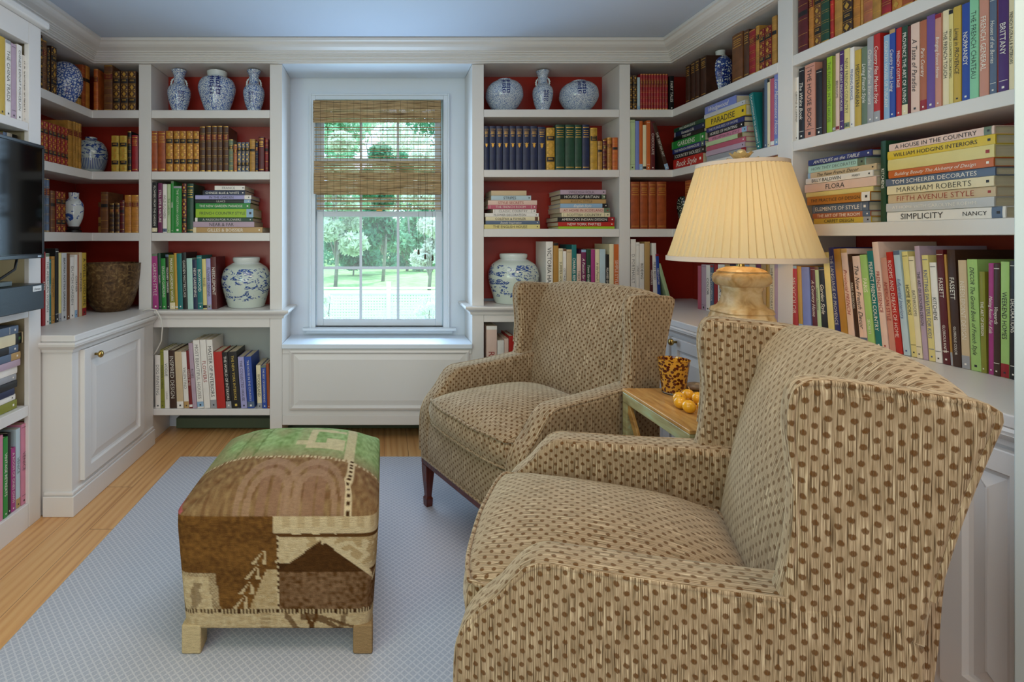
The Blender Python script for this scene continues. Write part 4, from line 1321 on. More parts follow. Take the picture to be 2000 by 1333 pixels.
# ------------------------------------------------------------------ television, sound box, cord
tv = empty('television', (-1.40, 1.9, 1.12)); tag(tv, 'black flat screen television on an arm at the left edge', 'television')
BLK = mat('black_plastic', '0c0c0e', .25); SCR = mat('tv_screen', '040405', .08, spec=.25)
X0 = -1.40
MB().box(-.035, -.004, -.87, .212, 0, .462).build('housing', BLK, tv, bevel=.004)
MB().box(-.0038, -.0012, -.855, .197, .018, .447).build('screen', SCR, tv)
c = MB(); c.box(-.004, .0, -.87, .212, 0, .016); c.box(-.004, 0, -.87, .212, .449, .462); c.box(-.004, 0, .199, .212, .0162, .4488); c.build('bezel', BLK, tv, bevel=.002)
MB().box(-.0015, .0008, .17, .19, .004, .011).build('logo_plate', mat('silver_plate', 'a8a8ac', .3, .8), tv)
c = MB(); c.box(-.075, -.036, -.40, -.25, .1, .32); c.build('wall_arm', BLK, tv, bevel=.004)
c = MB().tube([(-.03, .10, .02), (-.035, .09, -.04), (-.05, .03, -.075), (-.06, -.06, -.085), (-.06, -.2, -.09)], .005, 8); c.build('power_cable', mat('black_rubber', '0e0e10', .5), tv, smooth=True)
bxs = empty('sound_box', (-1.44, 1.9, .9095)); tag(bxs, 'black box with a small white label under the television', 'box')
MB().box(-.12, .03, -.9, .225, 0, .105).build('casing', mat('sound_box_black', '141c20', .35, bump=.2, scale=300), bxs, bevel=.003)
MB().box(.0305, .0315, .155, .205, .076, .098).build('label_plate', mat('label_white', 'd8dcdc', .5), bxs)
mb = MB(); prep_titles(['Denon'])
vs, fs, w_, h_ = _titles['Denon']; s = .038/w_; mb.add([(.0322, .161+p*s, .081+q*s) for p, q in vs], fs); mb.build('label_lettering', INK['k'], bxs)
ms = MB().box(-.1, -.005, .02, .09, 0, .018); o = ms.build('remote_receiver', mat('grey_plastic', '4c5450', .4), loc=(-1.44, 1.9, 1.0155), bevel=.002); tag(o, 'small grey device on top of the black box', 'electronic device')
wc = MB().tube([(bx(286, 2.98), 2.93, LC+.004), (bx(296, 2.98), 2.945, LC+.012), (bx(309, 2.97), 2.945, LC+.006), (bx(318, 2.97), 2.94, .745), (bx(321, 2.97), 2.945, .69), (bx(318, 3.0), 2.98, .60), (bx(308, 3.02), 3.004, .54), (bx(303, 3.05), 3.008, .505)], .004, 8)
o = wc.build('white_cord', mat('white_cord', 'd8d4cc', .5), smooth=True); tag(o, 'white electric cord hanging from the counter into the open shelf', 'cord')

# ------------------------------------------------------------------ lamp
LX0, LY0 = 1.4186, 2.034
lamp = empty('table_lamp', (LX0, LY0, RC)); tag(lamp, 'table lamp with cream pleated shade and carved stone coloured base', 'lamp')
def stone():
    m, nt, b = newmat('gilded_wood'); g = N(nt); o = g.coord(); n1 = g.noise(o, 22, 5, .6); n2 = g.noise(g.mapping(o, (1, 1, 3)), 60, 4)
    c = g.ramp(n1, [(.3, rgb('a87c44')), (.5, rgb('d0b080')), (.7, rgb('e4d0a8'))]); c = g.mix(g.m('MULTIPLY', n2, .4), c, rgb('b89460'))
    nt.links.new(c, b.inputs['Base Color']); b.inputs['Roughness'].default_value = .45; g.bump(n2, .4, .002, b); return m
def sqr(prof, p=5.0, seg=64):
    """rounded-square turned block"""
    mb = MB()
    def f(r, a, z): return r/((abs(math.cos(a))**p+abs(math.sin(a))**p)**(1/p))
    return mb.lathe(prof, seg=seg, fn=f)
ST = stone()
sqr([(.094, 0), (.096, .004), (.096, .026), (.092, .030), (.092, .036)]).build('plinth', ST, lamp, smooth=True, sharp=40)
def CP(y, off=0): return hz(y, LY0)-RC+off
zz = CP
bp = [(.090, .036), (.094, .042), (.095, zz(628)), (.092, zz(620)), (.086, zz(612)), (.090, zz(609)), (.085, zz(602)), (.070, zz(598)), (.060, zz(590)), (.056, zz(580)), (.055, zz(568)), (.060, zz(564)), (.060, zz(560)),
      (.072, zz(557)), (.080, zz(551)), (.082, zz(544)), (.078, zz(536)), (.068, zz(532)), (.070, zz(530)), (.060, zz(526)), (.048, zz(523)), (.03, zz(521))]
bp = [q for i, q in enumerate(bp) if i == 0 or q[1] > bp[i-1][1]-1e-6]
sqr(bp).build('carved_base', ST, lamp, smooth=True, sharp=45)
c = MB(); c.lathe([(.012, zz(522)), (.012, zz(516)), (.006, zz(514)), (.006, zz(330)), (.004, zz(322))], seg=16); c.lathe([(.018, zz(492)), (.018, zz(470)), (.014, zz(468))], seg=16)
c.build('stem', BRASS, lamp, smooth=True, sharp=40)
bulb = MB().ball((0, 0, zz(430)), .032, 16, 10, sz=1.15)
bm, nt, b = newmat('lit_bulb'); b.inputs['Emission Color'].default_value = (1, .72, .36, 1); b.inputs['Emission Strength'].default_value = 10; b.inputs['Base Color'].default_value = (1, .9, .7, 1)
bulb.build('bulb', bm, lamp, smooth=True)
def shade_mat():
    m, nt, b = newmat('pleated_silk'); nt.nodes.remove(b)
    d = nt.nodes.new('ShaderNodeBsdfDiffuse'); t = nt.nodes.new('ShaderNodeBsdfTranslucent'); mx = nt.nodes.new('ShaderNodeMixShader'); mx.inputs[0].default_value = .30
    d.inputs[0].default_value = rgb('e0d0a8'); t.inputs[0].default_value = rgb('f4dc98')
    nt.links.new(d.outputs[0], mx.inputs[1]); nt.links.new(t.outputs[0], mx.inputs[2]); nt.links.new(mx.outputs[0], nt.nodes['Material Output'].inputs[0]); return m
SH = shade_mat()
RBo, RTo = .2575, .152
zl, zh = zz(505)-.002, zz(322)
def pleat(r, a, z):
    t = (a*60/(2*PI)) % 1
    return r*(1+.040*(t-.5))+(.003 if t < .12 else 0)
nz = 10; prof = [(RBo+(RTo-RBo)*((i/nz)**.93), zl+(zh-zl)*i/nz) for i in range(nz+1)]
MB().lathe(prof, seg=60*8, cap=False, fn=pleat).build('pleated_shade', SH, lamp, smooth=True, sharp=25)
trm = mat('shade_trim', 'd8c0a8', .7)
c = MB(); c.lathe([(RBo-.004, zl-.006), (RBo+.006, zl-.008), (RBo+.0055, zl+.010), (RBo+.0005, zl+.011)], seg=96, cap=False); c.lathe([(RBo-.004, zl-.005), (RBo-.004, zl+.011)], seg=96, cap=False); c.build('lower_trim', trm, lamp, smooth=True, sharp=40)
c = MB(); c.lathe([(RTo-.004, zh+.004), (RTo+.004, zh+.006), (RTo+.0045, zh-.008), (RTo+.002, zh-.009)], seg=96, cap=False); c.build('upper_trim', trm, lamp, smooth=True, sharp=40)
c = MB()
for k in range(3):
    a = k*2*PI/3+.4; c.tube([(0, 0, zh-.012), (.5*RTo*math.cos(a), .5*RTo*math.sin(a), zh-.010), (RTo*math.cos(a)*.98, RTo*math.sin(a)*.98, zh)], .002, 6)
c.build('spider', BRASS, lamp, smooth=True)
fin = MB(); zf = zh+.004
for ring, (n_, rr, ln, ti) in enumerate(((9, .012, .040, .35), (8, .008, .030, .8), (6, .004, .022, 1.2))):
    for k in range(n_):
        a = 2*PI*k/n_+ring*.4
        d = Vector((math.cos(a), math.sin(a), 0)); up = Vector((0, 0, 1)); sd = d.cross(up)
        dr = (d*math.cos(ti)+up*math.sin(ti)); nn = (up*math.cos(ti)-d*math.sin(ti)); base = d*rr+up*(zf+.004+ring*.008)
        vs = []
        for t, wd in ((0, .003), (.35, .010), (.7, .009), (1, .001)):
            p = base+dr*ln*t+nn*(-.006*t*t if ring == 0 else .004*t); vs += [p-sd*wd, p+nn*.003, p+sd*wd, p-nn*.0015]
        fs = []
        for i in range(3):
            for j in range(4): j2 = (j+1) % 4; fs.append((4*i+j, 4*i+j2, 4*i+4+j2, 4*i+4+j))
        fin.add(vs, fs)
fin.ball((0, 0, zf+.036), .011, 12, 8); fin.lathe([(.02, zf-.004), (.02, zf+.004), (.008, zf+.012), (.006, zf+.03)], seg=16)
fin.v = [(x*1.55, y*1.55, zf-.006+(z-zf+.004)*1.25) for x, y, z in fin.v]
o = fin.build('finial', mat('finial_gold', 'e4c890', .35, .4), lamp, smooth=True, sharp=40); o['label'] = 'gilt flower shaped finial'
light('lamp_bulb_light', 'POINT', (LX0, LY0, RC+zz(430)), (0, 0, 0), LAMP_POWER, (1, .66, .34), .035)

# ------------------------------------------------------------------ side table and what stands on it
TZ = .655; tx0, tx1, ty0, ty1 = .866, 1.30, 1.452, 1.862
def table_mat(name, a, b_, c_):
    m, nt, b = newmat(name); g = N(nt); o = g.coord(); n1 = g.noise(g.mapping(o, (6, 1, 6)), 9, 5, .5); n2 = g.noise(o, 5, 3)
    c = g.ramp(n1, [(.3, rgb(a)), (.52, rgb(b_)), (.75, rgb(c_))]); nt.links.new(g.mix(g.m('MULTIPLY', n2, .4), c, rgb(b_)), b.inputs['Base Color']); b.inputs['Roughness'].default_value = .32; return m
TW = table_mat('honey_wood', '8c5c2c', 'b48448', 'd0a868'); TE = table_mat('weathered_edge', '7c6c48', 'a89c70', 'a8b894')
tb = empty('side_table', ((tx0+tx1)/2, (ty0+ty1)/2, .012)); tag(tb, 'small honey wood side table with crossed legs between the armchairs', 'side table')
def tpart(mb, name, m, **k):
    mb.v = [(x-tb.location.x, y-tb.location.y, z-tb.location.z) for x, y, z in mb.v]; return mb.build(name, m, tb, **k)
tpart(MB().box(tx0, tx1, ty0, ty1, TZ-.012, TZ), 'tabletop', TW, bevel=.002)
c = MB(); hh = .036
for a in ((tx0+.001, tx0+.032, ty0+.001, ty1-.001), (tx1-.032, tx1-.001, ty0+.001, ty1-.001)): c.box(*a, TZ-.012-hh, TZ-.0125)
for a in ((tx0+.033, tx1-.033, ty0+.001, ty0+.03), (tx0+.033, tx1-.033, ty1-.03, ty1-.001)): c.box(*a, TZ-.012-hh, TZ-.0125)
tpart(c, 'apron', TE, bevel=.002)
for x in (tx0+.001, tx1-.033):
    for y in (ty0+.001, ty1-.033):
        tpart(MB().box(x, x+.032, y, y+.032, .012, TZ-.0125-hh), 'leg', TE, bevel=.002)
for sgn, xx in ((1, tx0+.006), (-1, tx0+.006), (1, tx1-.028), (-1, tx1-.028)):
    y0_, y1_ = (ty0+.03, ty1-.03) if sgn > 0 else (ty1-.03, ty0+.03); off = .0 if sgn > 0 else .011
    pts = [(y0_, .10), (y1_, TZ-.055)]
    d = (Vector((pts[1][0]-pts[0][0], pts[1][1]-pts[0][1]))).normalized(); n_ = Vector((-d.y, d.x))*.014
    pl = [(pts[0][0]+n_.x, pts[0][1]+n_.y), (pts[0][0]-n_.x, pts[0][1]-n_.y), (pts[1][0]-n_.x, pts[1][1]-n_.y), (pts[1][0]+n_.x, pts[1][1]+n_.y)]
    tpart(MB().prism(pl, xx+off, xx+off+.0105, axis='x'), 'cross_brace', TW, bevel=.0015)
# tortoiseshell glass with a candle
def tort():
    m, nt, b = newmat('tortoiseshell_glass'); g = N(nt); o = g.coord(); v = nt.nodes.new('ShaderNodeTexVoronoi'); v.inputs['Scale'].default_value = 95; nt.links.new(o, v.inputs['Vector'])
    z = g.sep(o)[2]; n1 = g.noise(o, 50, 2)
    f = g.m('LESS_THAN', g.m('ADD', v.outputs['Distance'], g.m('MULTIPLY', n1, .25)), .62)
    c = g.mix(f, rgb('e8a83c'), rgb('5c1c0a')); nt.links.new(c, b.inputs['Base Color']); b.inputs['Roughness'].default_value = .06
    b.inputs['Transmission Weight'].default_value = .35; b.inputs['Coat Weight'].default_value = .6; return m
gl_ = empty('candle_glass', (1.018, 1.800, TZ+.0005)); tag(gl_, 'tortoiseshell glass tumbler holding a candle on the side table', 'candle')
MB().lathe([(.036, .008), (.037, .010), (.052, .118), (.0525, .12), (.049, .12), (.0355, .016), (.004, .014)], seg=40).build('tumbler', tort(), gl_, smooth=True, sharp=50)
gb, nt, b = newmat('clear_glass'); b.inputs['Transmission Weight'].default_value = 1; b.inputs['Roughness'].default_value = .03; b.inputs['Base Color'].default_value = (.95, .9, .85, 1)
MB().lathe([(.034, 0), (.037, .002), (.037, .0075), (.034, .0078)], seg=40).build('glass_foot', gb, gl_, smooth=True, sharp=50)
MB().lathe([(.030, .017), (.034, .02), (.044, .095), (.03, .098), (.004, .098)], seg=32).build('wax', mat('wax', 'e8c890', .5), gl_, smooth=True, sharp=50)
MB().tube([(0, 0, .098), (.001, 0, .108)], .0012, 6).build('wick', BLK, gl_)
FR = mat('golden_fruit', 'e0a024', .18, var=.15, scale=30); STM = mat('fruit_stem', 'c09058', .6)
fr_pos = [(1327, 783, 'in front of the glass, left of the cluster'), (1344, 777, 'behind the others beside the glass'), (1329, 791, 'lowest left of the cluster'), (1346, 799, 'nearest the table edge'), (1364, 783, 'right of the cluster beside the shell'), (1375, 800, 'half hidden behind the near chair'), (1387, 782, 'farthest right behind the near chair')]
proto = None
for i, (px, py, ds) in enumerate(fr_pos):
    R_ = .0195; Y = (1.2-TZ-R_)/(py-4-466)*1000; Y = min(Y, 1.83)
    fx_ = bx(px, Y)
    if proto is None:
        o = proto = MB().ball((0, 0, 0), R_, 24, 16, sz=1.03).build('golden_fruit', FR, smooth=True)
        s_ = MB().tube([(0, 0, R_*.98), (.002, 0, R_+.004), (.005, .002, R_+.007)], .0012, 6).build('stem', STM, o, smooth=True)
    else:
        o = proto.copy(); col.objects.link(o)
        for ch in proto.children: c2 = ch.copy(); c2.parent = o; col.objects.link(c2)
    o.location = (fx_, Y, TZ+R_*1.03+.0005); o.rotation_euler = (.2*math.sin(i*2.3), .2*math.cos(i*1.7), i*1.3)
    tag(o, 'small round golden yellow fruit, '+ds, 'fruit', 'golden fruits on the side table')
sh_ = MB().ball((0, 0, .014), .03, 20, 10, sz=.5).build('grey_shell', mat('shell_grey', '8c7c6c', .4, var=.4, scale=50), smooth=True, loc=(1.115, 1.835, TZ+.0008)); sh_.scale = (1.3, .8, 1)
tag(sh_, 'grey shell lying behind the golden fruits on the side table', 'shell')
# ------------------------------------------------------------------ wing chairs
def fabric():
    m, nt, b = newmat('dotted_chenille'); g = N(nt); uv = g.coord('UV'); s = g.sep(uv)
    wob = nt.nodes.new('ShaderNodeTexNoise'); nt.links.new(uv, wob.inputs['Vector']); wob.inputs['Scale'].default_value = 9
    st = g.noise(g.mapping(uv, (700, 14, 1)), 1, 3)       # vertical pile threads
    st2 = g.noise(g.mapping(uv, (900, 120, 1)), 1, 2)
    jx = g.m('MULTIPLY', g.m('SUBTRACT', st2, .5), .0022); jy = g.m('MULTIPLY', g.m('SUBTRACT', st, .5), .007)
    wx = g.m('MULTIPLY', g.m('SUBTRACT', g.sep(wob.outputs['Color'])[0], .5), .02)
    px = .0285; py = .0245
    u = g.m('DIVIDE', g.m('ADD', g.m('ADD', s[0], jx), wx), px); v = g.m('DIVIDE', g.m('ADD', s[1], jy), py)
    def dot(du, dv):
        a = g.m('SUBTRACT', g.m('FRACT', g.m('ADD', u, du)), .5); c = g.m('SUBTRACT', g.m('FRACT', g.m('ADD', v, dv)), .5)
        a = g.m('MULTIPLY', a, px); c = g.m('MULTIPLY', c, py)
        return g.m('SQRT', g.m('ADD', g.m('MULTIPLY', a, a), g.m('MULTIPLY', c, c)))
    d = g.m('MINIMUM', dot(0, 0), dot(.5, .5))
    rr = nt.nodes.new('ShaderNodeMapRange'); rr.inputs[1].default_value = .0053; rr.inputs[2].default_value = .0038; nt.links.new(d, rr.inputs[0])
    f = g.m('MULTIPLY', rr.outputs[0], g.m('ADD', .55, g.m('MULTIPLY', st2, .7)))
    base = g.ramp(st, [(.33, rgb('46321e')), (.45, rgb('8a7458')), (.58, rgb('a89074')), (.70, rgb('ccb898'))])
    c = g.mix(f, base, g.mix(st2, rgb('40260e'), rgb('70481f')))
    nt.links.new(c, b.inputs['Base Color']); b.inputs['Roughness'].default_value = .9; b.inputs['Specular IOR Level'].default_value = .15
    b.inputs['Sheen Weight'].default_value = .55; b.inputs['Sheen Roughness'].default_value = .4; b.inputs['Sheen Tint'].default_value = rgb('e8dcc0')
    g.bump(g.m('ADD', g.m('MULTIPLY', st, .8), g.m('MULTIPLY', rr.outputs[0], .5)), .55, .0022, b)
    return m
FAB = fabric(); PIPE = FAB
MAHOG = mat('mahogany', '5c2418', .25, var=.3, scale=14, stretch=(8, 8, 1))
def boxuv(o):
    me = o.data; uvl = me.uv_layers.new(name='UVMap')
    for p in me.polygons:
        n = p.normal; a = (abs(n.x), abs(n.y), abs(n.z)); k = a.index(max(a))
        for li in p.loop_indices:
            c = me.vertices[me.loops[li].vertex_index].co
            uvl.data[li].uv = (c.y, c.z) if k == 0 else (c.x, c.z) if k == 1 else (c.x, c.y)
def rounded_slab(profile, x0, x1, rad, nsub=3, flare=None):
    """profile outline in (y,z) extruded between x0..x1 with a rounded rim: inset rings build the roll. profile must be CCW or CW simple"""
    n = len(profile)
    ar = sum(profile[i][0]*profile[(i+1) % n][1]-profile[(i+1) % n][0]*profile[i][1] for i in range(n))
    pr = profile if ar > 0 else profile[::-1]
    # outward normals
    nr = []
    for i in range(n):
        a = Vector(pr[i])-Vector(pr[i-1]); b = Vector(pr[(i+1) % n])-Vector(pr[i])
        na = Vector((a.y, -a.x)).normalized(); nb = Vector((b.y, -b.x)).normalized(); q = (na+nb)
        q = q.normalized()/max(.6, q.normalized().dot(na)) if q.length > 1e-6 else na
        nr.append(q)
    rings = []
    for k in range(nsub+1):
        t = PI/2*k/nsub; rings.append((x0+rad*(1-math.sin(t)), -rad*(1-math.cos(PI/2-t)) if False else -rad*(1-math.sin(PI/2-t)) if False else 0))
    rings = []
    for k in range(nsub+1):
        t = PI/2*k/nsub          # from face to rim
        rings.append((x0+rad*(1-math.sin(t)), rad*(1-math.cos(PI/2-t)) if False else rad*(1-math.cos(t)) if False else 0, t))
    L = []
    for k in range(nsub+1):
        t = PI/2*k/nsub; L.append((x0+rad*(1-math.sin(t)), rad*(1-math.cos(PI/2-t))))
    # L: t=0 -> x=x0+rad, inset rad*(1-cos(pi/2))=rad ... reversed below so that the face ring is inset by rad
    face = [(x0, rad)]; prof_ = []
    for k in range(nsub+1):
        t = PI/2*k/nsub; prof_.append((x0+rad*(1-math.cos(t)), rad*(1-math.sin(t))))
    back = [(x1-(x-x0), ins) for x, ins in prof_][::-1]
    allr = prof_+back
    vs = []
    for x, ins in allr:
        for i in range(n):
            y = pr[i][0]-nr[i].x*ins; z = pr[i][1]-nr[i].y*ins
            xx = x+(flare(x, y, z) if flare else 0)
            vs.append((xx, y, z))
    fs = []
    for r_ in range(len(allr)-1):
        for i in range(n):
            j = (i+1) % n; fs.append((r_*n+i, (r_+1)*n+i, (r_+1)*n+j, r_*n+j))
    fs.append(tuple(range(n))); k = (len(allr)-1)*n; fs.append(tuple(k+i for i in range(n-1, -1, -1)))
    return MB().add(vs, fs)
def dens(p, step=.03, n=4):
    """Catmull-Rom densify an open list of corner points"""
    return [tuple(q) for q in smooth_prof(p, n)]
def fpart(mb, name, parent, m=None, mirror=False, smooth=True, sharp=55, sub=0):
    if mirror:
        mb.v = [(-x, y, z) for x, y, z in mb.v]; mb.f = [f[::-1] for f in mb.f]
    o = mb.build(name, m or FAB, parent, smooth=smooth, sharp=sharp)
    bm = bmesh.new(); bm.from_mesh(o.data); bmesh.ops.recalc_face_normals(bm, faces=bm.faces[:])
    big = [f for f in bm.faces if len(f.verts) > 4]
    if big:
        r_ = bmesh.ops.triangulate(bm, faces=big, ngon_method='EAR_CLIP')
        for f in r_['faces']: f.smooth = False
    bm.to_mesh(o.data); bm.free()
    boxuv(o)
    return o
def make_chair(name, label):
    R = empty(name); tag(R, label, 'armchair')
    W0, W1 = .254, .340
    # upholstered seat base
    pb = [(-.150, .215), (-.156, .30), (-.150, .385), (-.10, .392), (.48, .392), (.53, .38), (.525, .215)]
    fpart(rounded_slab(pb, -W1+.012, W1-.012, .02, 3), 'seat_base', R)
    # arms
    top = dens([(-.156, .385), (-.150, .43), (-.125, .478), (-.080, .525), (-.045, .572), (-.018, .596), (.012, .609), (.07, .613), (.18, .620), (.30, .630), (.40, .640)], n=3)
    pa = [(-.152, .212)]+[(-.157, .29)]+top+[(.49, .648), (.531, .60), (.533, .40), (.533, .212)]
    def fl(x, y, z): return .004*max(0, (z-.35)/.27)*max(0, min(1, (.1-y)/.25)) if True else 0
    for s in (0, 1):
        arm = fpart(rounded_slab(pa, W0, W1, .018, 3, flare=fl), 'arm', R, mirror=bool(s))
        pp = [(W1-.006+fl(W1, y, z), y-.000, z-.006) for y, z in [(-.157, .25), (-.158, .30)]+top]
        pp = [(x, y+.004 if y < -.03 else y, z) for x, y, z in pp]
        if s: pp = [(-x, y, z) for x, y, z in pp]
        fpart(MB().tube(pp, .0055, 8), 'arm_piping', arm)
    # wings
    wing = dens([(.345, .600), (.360, .65), (.370, .72), (.374, .80), (.366, .89), (.368, .935), (.376, .962), (.394, .974), (.43, .975), (.50, .970), (.55, .966), (.585, .962), (.602, .954), (.607, .938), (.598, .905), (.582, .85), (.566, .79), (.548, .71), (.535, .64), (.532, .600)], n=2)
    def wf(x, y, z): return .004*max(0, (z-.62)/.38)**1.5+.004*max(0, min(1, (.45-y)/.1))*max(0, (z-.6)/.4)
    for s in (0, 1):
        wo = fpart(rounded_slab(wing, W1-.056, W1-.001, .018, 3, flare=wf), 'wing', R, mirror=bool(s))
        w2 = [p for p in wing if p[1] > .66]
        i0 = 0
        pp = [(W1-.008+wf(W1, y, z), y, z) for y, z in w2]
        pc = (.47, .82)
        pp = [(x, y+(.004 if y < .45 else -.004), z-(.004 if z > .95 else 0)) for x, y, z in pp]
        if s: pp = [(-x, y, z) for x, y, z in pp]
        fpart(MB().tube(pp, .0058, 8), 'wing_piping', wo)
    # outside back and inside back
    bx0 = W1-.03
    back = dens([(.40, .40), (.418, .50), (.440, .62), (.466, .74), (.496, .85), (.528, .925), (.556, .966), (.582, .979), (.606, .970), (.614, .945), (.602, .88), (.584, .79), (.566, .70), (.550, .55), (.540, .40), (.535, .215)], n=3)
    back = back+[(.42, .215)]
    nx = 16; n = len(back); vs = []; fs = []
    for i in range(nx+1):
        t = -1+2*i/nx; x = t*(bx0)
        for y, z in back:
            bul = 0
            if y < .58 and z > .38: bul = -.042*(1-t*t)**.8*math.sin(PI*max(0, min(1, (z-.36)/.66)))**.7 if 0 < (z-.36)/.66 < 1 else 0
            e4 = abs(t)**4; up_ = max(0, min(1, (z-.6)/.3))
            vs.append((x, y+bul-.014*e4*up_ if y > .5 else y+bul, z+.012*(1-t*t)*max(0, (z-.9)/.1)-.018*e4*max(0, (z-.9)/.08)))
    for i in range(nx):
        for j in range(n): j2 = (j+1) % n; fs.append((i*n+j, (i+1)*n+j, (i+1)*n+j2, i*n+j2))
    fs.append(tuple(range(n))); fs.append(tuple(nx*n+j for j in range(n-1, -1, -1)))
    fpart(MB().add(vs, fs), 'backrest', R)
    # cushion with crown, boxing and piping
    nu, nv = 26, 26; cw = W0-.004; yf, yb_ = -.150, .40
    def rim(u, v):
        """map unit square (-1..1) to rounded cushion plan, wider T front"""
        p = 7.0
        y = yf+(yb_-yf)*(v+1)/2
        wid = cw+.012*max(0, min(1, (-.02-y)/.06))
        x = u*wid
        # soften corners, bow the front
        y -= .018*(1-u*u)*(1 if v < 0 else 0)*abs(v)**3
        q = (abs(u)**p+abs(v)**p)**(1/p); m_ = max(abs(u), abs(v)) or 1
        k = m_/q if q else 1
        cy = (yf+yb_)/2
        return x*(k*.35+.65 if q else 1), cy+(y-cy)*(k*.35+.65 if q else 1)
    vs = []; fs = []; idx = {}
    def crown(u, v): return .080*max(0, (1-abs(u)**2.6))**.62*max(0, (1-abs(v)**2.6))**.62*(1+.06*math.sin(3*u+1)*math.cos(2.2*v))
    crease = lambda x, y: .004*math.sin(34*y+9*x)*math.exp(-((x-.2)/.07)**2)+.003*math.sin(28*x-12*y)*math.exp(-((y+.12)/.06)**2)
    for lay in (0, 1):
        for i in range(nu+1):
            for j in range(nv+1):
                u = -1+2*i/nu; v = -1+2*j/nv; x, y = rim(u, v)
                z = .487+crown(u, v)+crease(x, y) if lay == 0 else .392
                idx[(lay, i, j)] = len(vs); vs.append((x, y, z))
    for i in range(nu):
        for j in range(nv):
            fs.append((idx[(0, i, j)], idx[(0, i+1, j)], idx[(0, i+1, j+1)], idx[(0, i, j+1)]))
            fs.append((idx[(1, i, j)], idx[(1, i, j+1)], idx[(1, i+1, j+1)], idx[(1, i+1, j)]))
    ring = [(i, 0) for i in range(nu)]+[(nu, j) for j in range(nv)]+[(i, nv) for i in range(nu, 0, -1)]+[(0, j) for j in range(nv, 0, -1)]
    nlev = 4; lev = []
    c0 = Vector((0, (yf+yb_)/2, 0))
    for l in range(1, nlev):
        t = l/nlev; row = []
        for (i, j) in ring:
            a = Vector(vs[idx[(0, i, j)]]); b = Vector(vs[idx[(1, i, j)]]); p = a.lerp(b, t); d = (p-c0); d.z = 0; d.normalize(); p += d*.014*math.sin(PI*t)
            row.append(len(vs)); vs.append(tuple(p))
        lev.append(row)
    rows_ = [[idx[(0, i, j)] for i, j in ring]]+lev+[[idx[(1, i, j)] for i, j in ring]]
    for a, b in zip(rows_, rows_[1:]):
        for k in range(len(ring)): k2 = (k+1) % len(ring); fs.append((a[k], b[k], b[k2], a[k2]))
    cu = fpart(MB().add(vs, fs), 'seat_cushion', R)
    for lay, dz in ((0, 0), (1, .004)):
        pts = []
        for (i, j) in ring:
            p = Vector(vs[idx[(lay, i, j)]]); d = p-c0; d.z = 0; d.normalize(); pts.append(p+d*.004+Vector((0, 0, dz)))
        fpart(MB().tube(pts, .0052, 8, closed=True), 'cushion_piping', cu)
    # welt along the bottom of the base, wood rail and legs
    zb = .222; pts = [(-W1+.004, .50, zb), (-W1+.002, -.13, zb), (-W1+.03, -.157, zb), (W1-.03, -.157, zb), (W1-.002, -.13, zb), (W1-.004, .50, zb)]
    fpart(MB().tube(pts, .0055, 8), 'base_piping', R)
    rl = MB().box(-W1+.008, W1-.008, -.150, -.118, .186, .2135).box(-W1+.008, -W1+.036, -.117, .52, .186, .2135).box(W1-.036, W1-.008, -.117, .52, .186, .2135).box(-W1+.037, W1-.037, .49, .52, .186, .2135)
    rl.build('wood_rail', MAHOG, R, bevel=.004)
    for sx in (-1, 1):
        for y in (-.128, .50):
            c = MB(); cx = sx*(W1-.032)
            secs = [(.0215, .186), (.0205, .15), (.0125, .048), (.0125, .042), (.0165, .036), (.0165, .031), (.0150, .012+.0005-.012)]
            vs = []; fs = []
            for h_, z in secs:
                lean = (y-(.0 if y < 0 else -.03*(1-z/.186))) if y > 0 else y
                yy = y+(.04*(1-z/.186) if y > 0 else 0)
                vs += [(cx-h_, yy-h_, z), (cx+h_, yy-h_, z), (cx+h_, yy+h_, z), (cx-h_, yy+h_, z)]
            for i in range(len(secs)-1):
                for k in range(4): k2 = (k+1) % 4; fs.append((4*i+k, 4*i+4+k, 4*i+4+k2, 4*i+k2))
            fs.append((0, 1, 2, 3)); q = 4*(len(secs)-1); fs.append((q+3, q+2, q+1, q))
            c.add(vs, fs); c.build('leg', MAHOG, R, bevel=.002)
    return R
ca = make_chair('wing_chair', 'beige brown-dotted wing armchair by the window, behind the ottoman')
ca.location = (.441, 2.051, .0122); ca.rotation_euler = (0, 0, -1.139)
cb = ca.copy(); col.objects.link(cb)
for ch in list(ca.children):
    c = ch.copy(); col.objects.link(c); c.parent = cb
    for gch in ch.children: d = gch.copy(); col.objects.link(d); d.parent = c
cb.location = (.401, 1.233, .0122); cb.rotation_euler = (0, 0, -1.943)
tag(cb, 'beige brown-dotted wing armchair nearest the camera, beside the lamp', 'armchair', 'matching wing chairs'); ca['group'] = 'matching wing chairs'

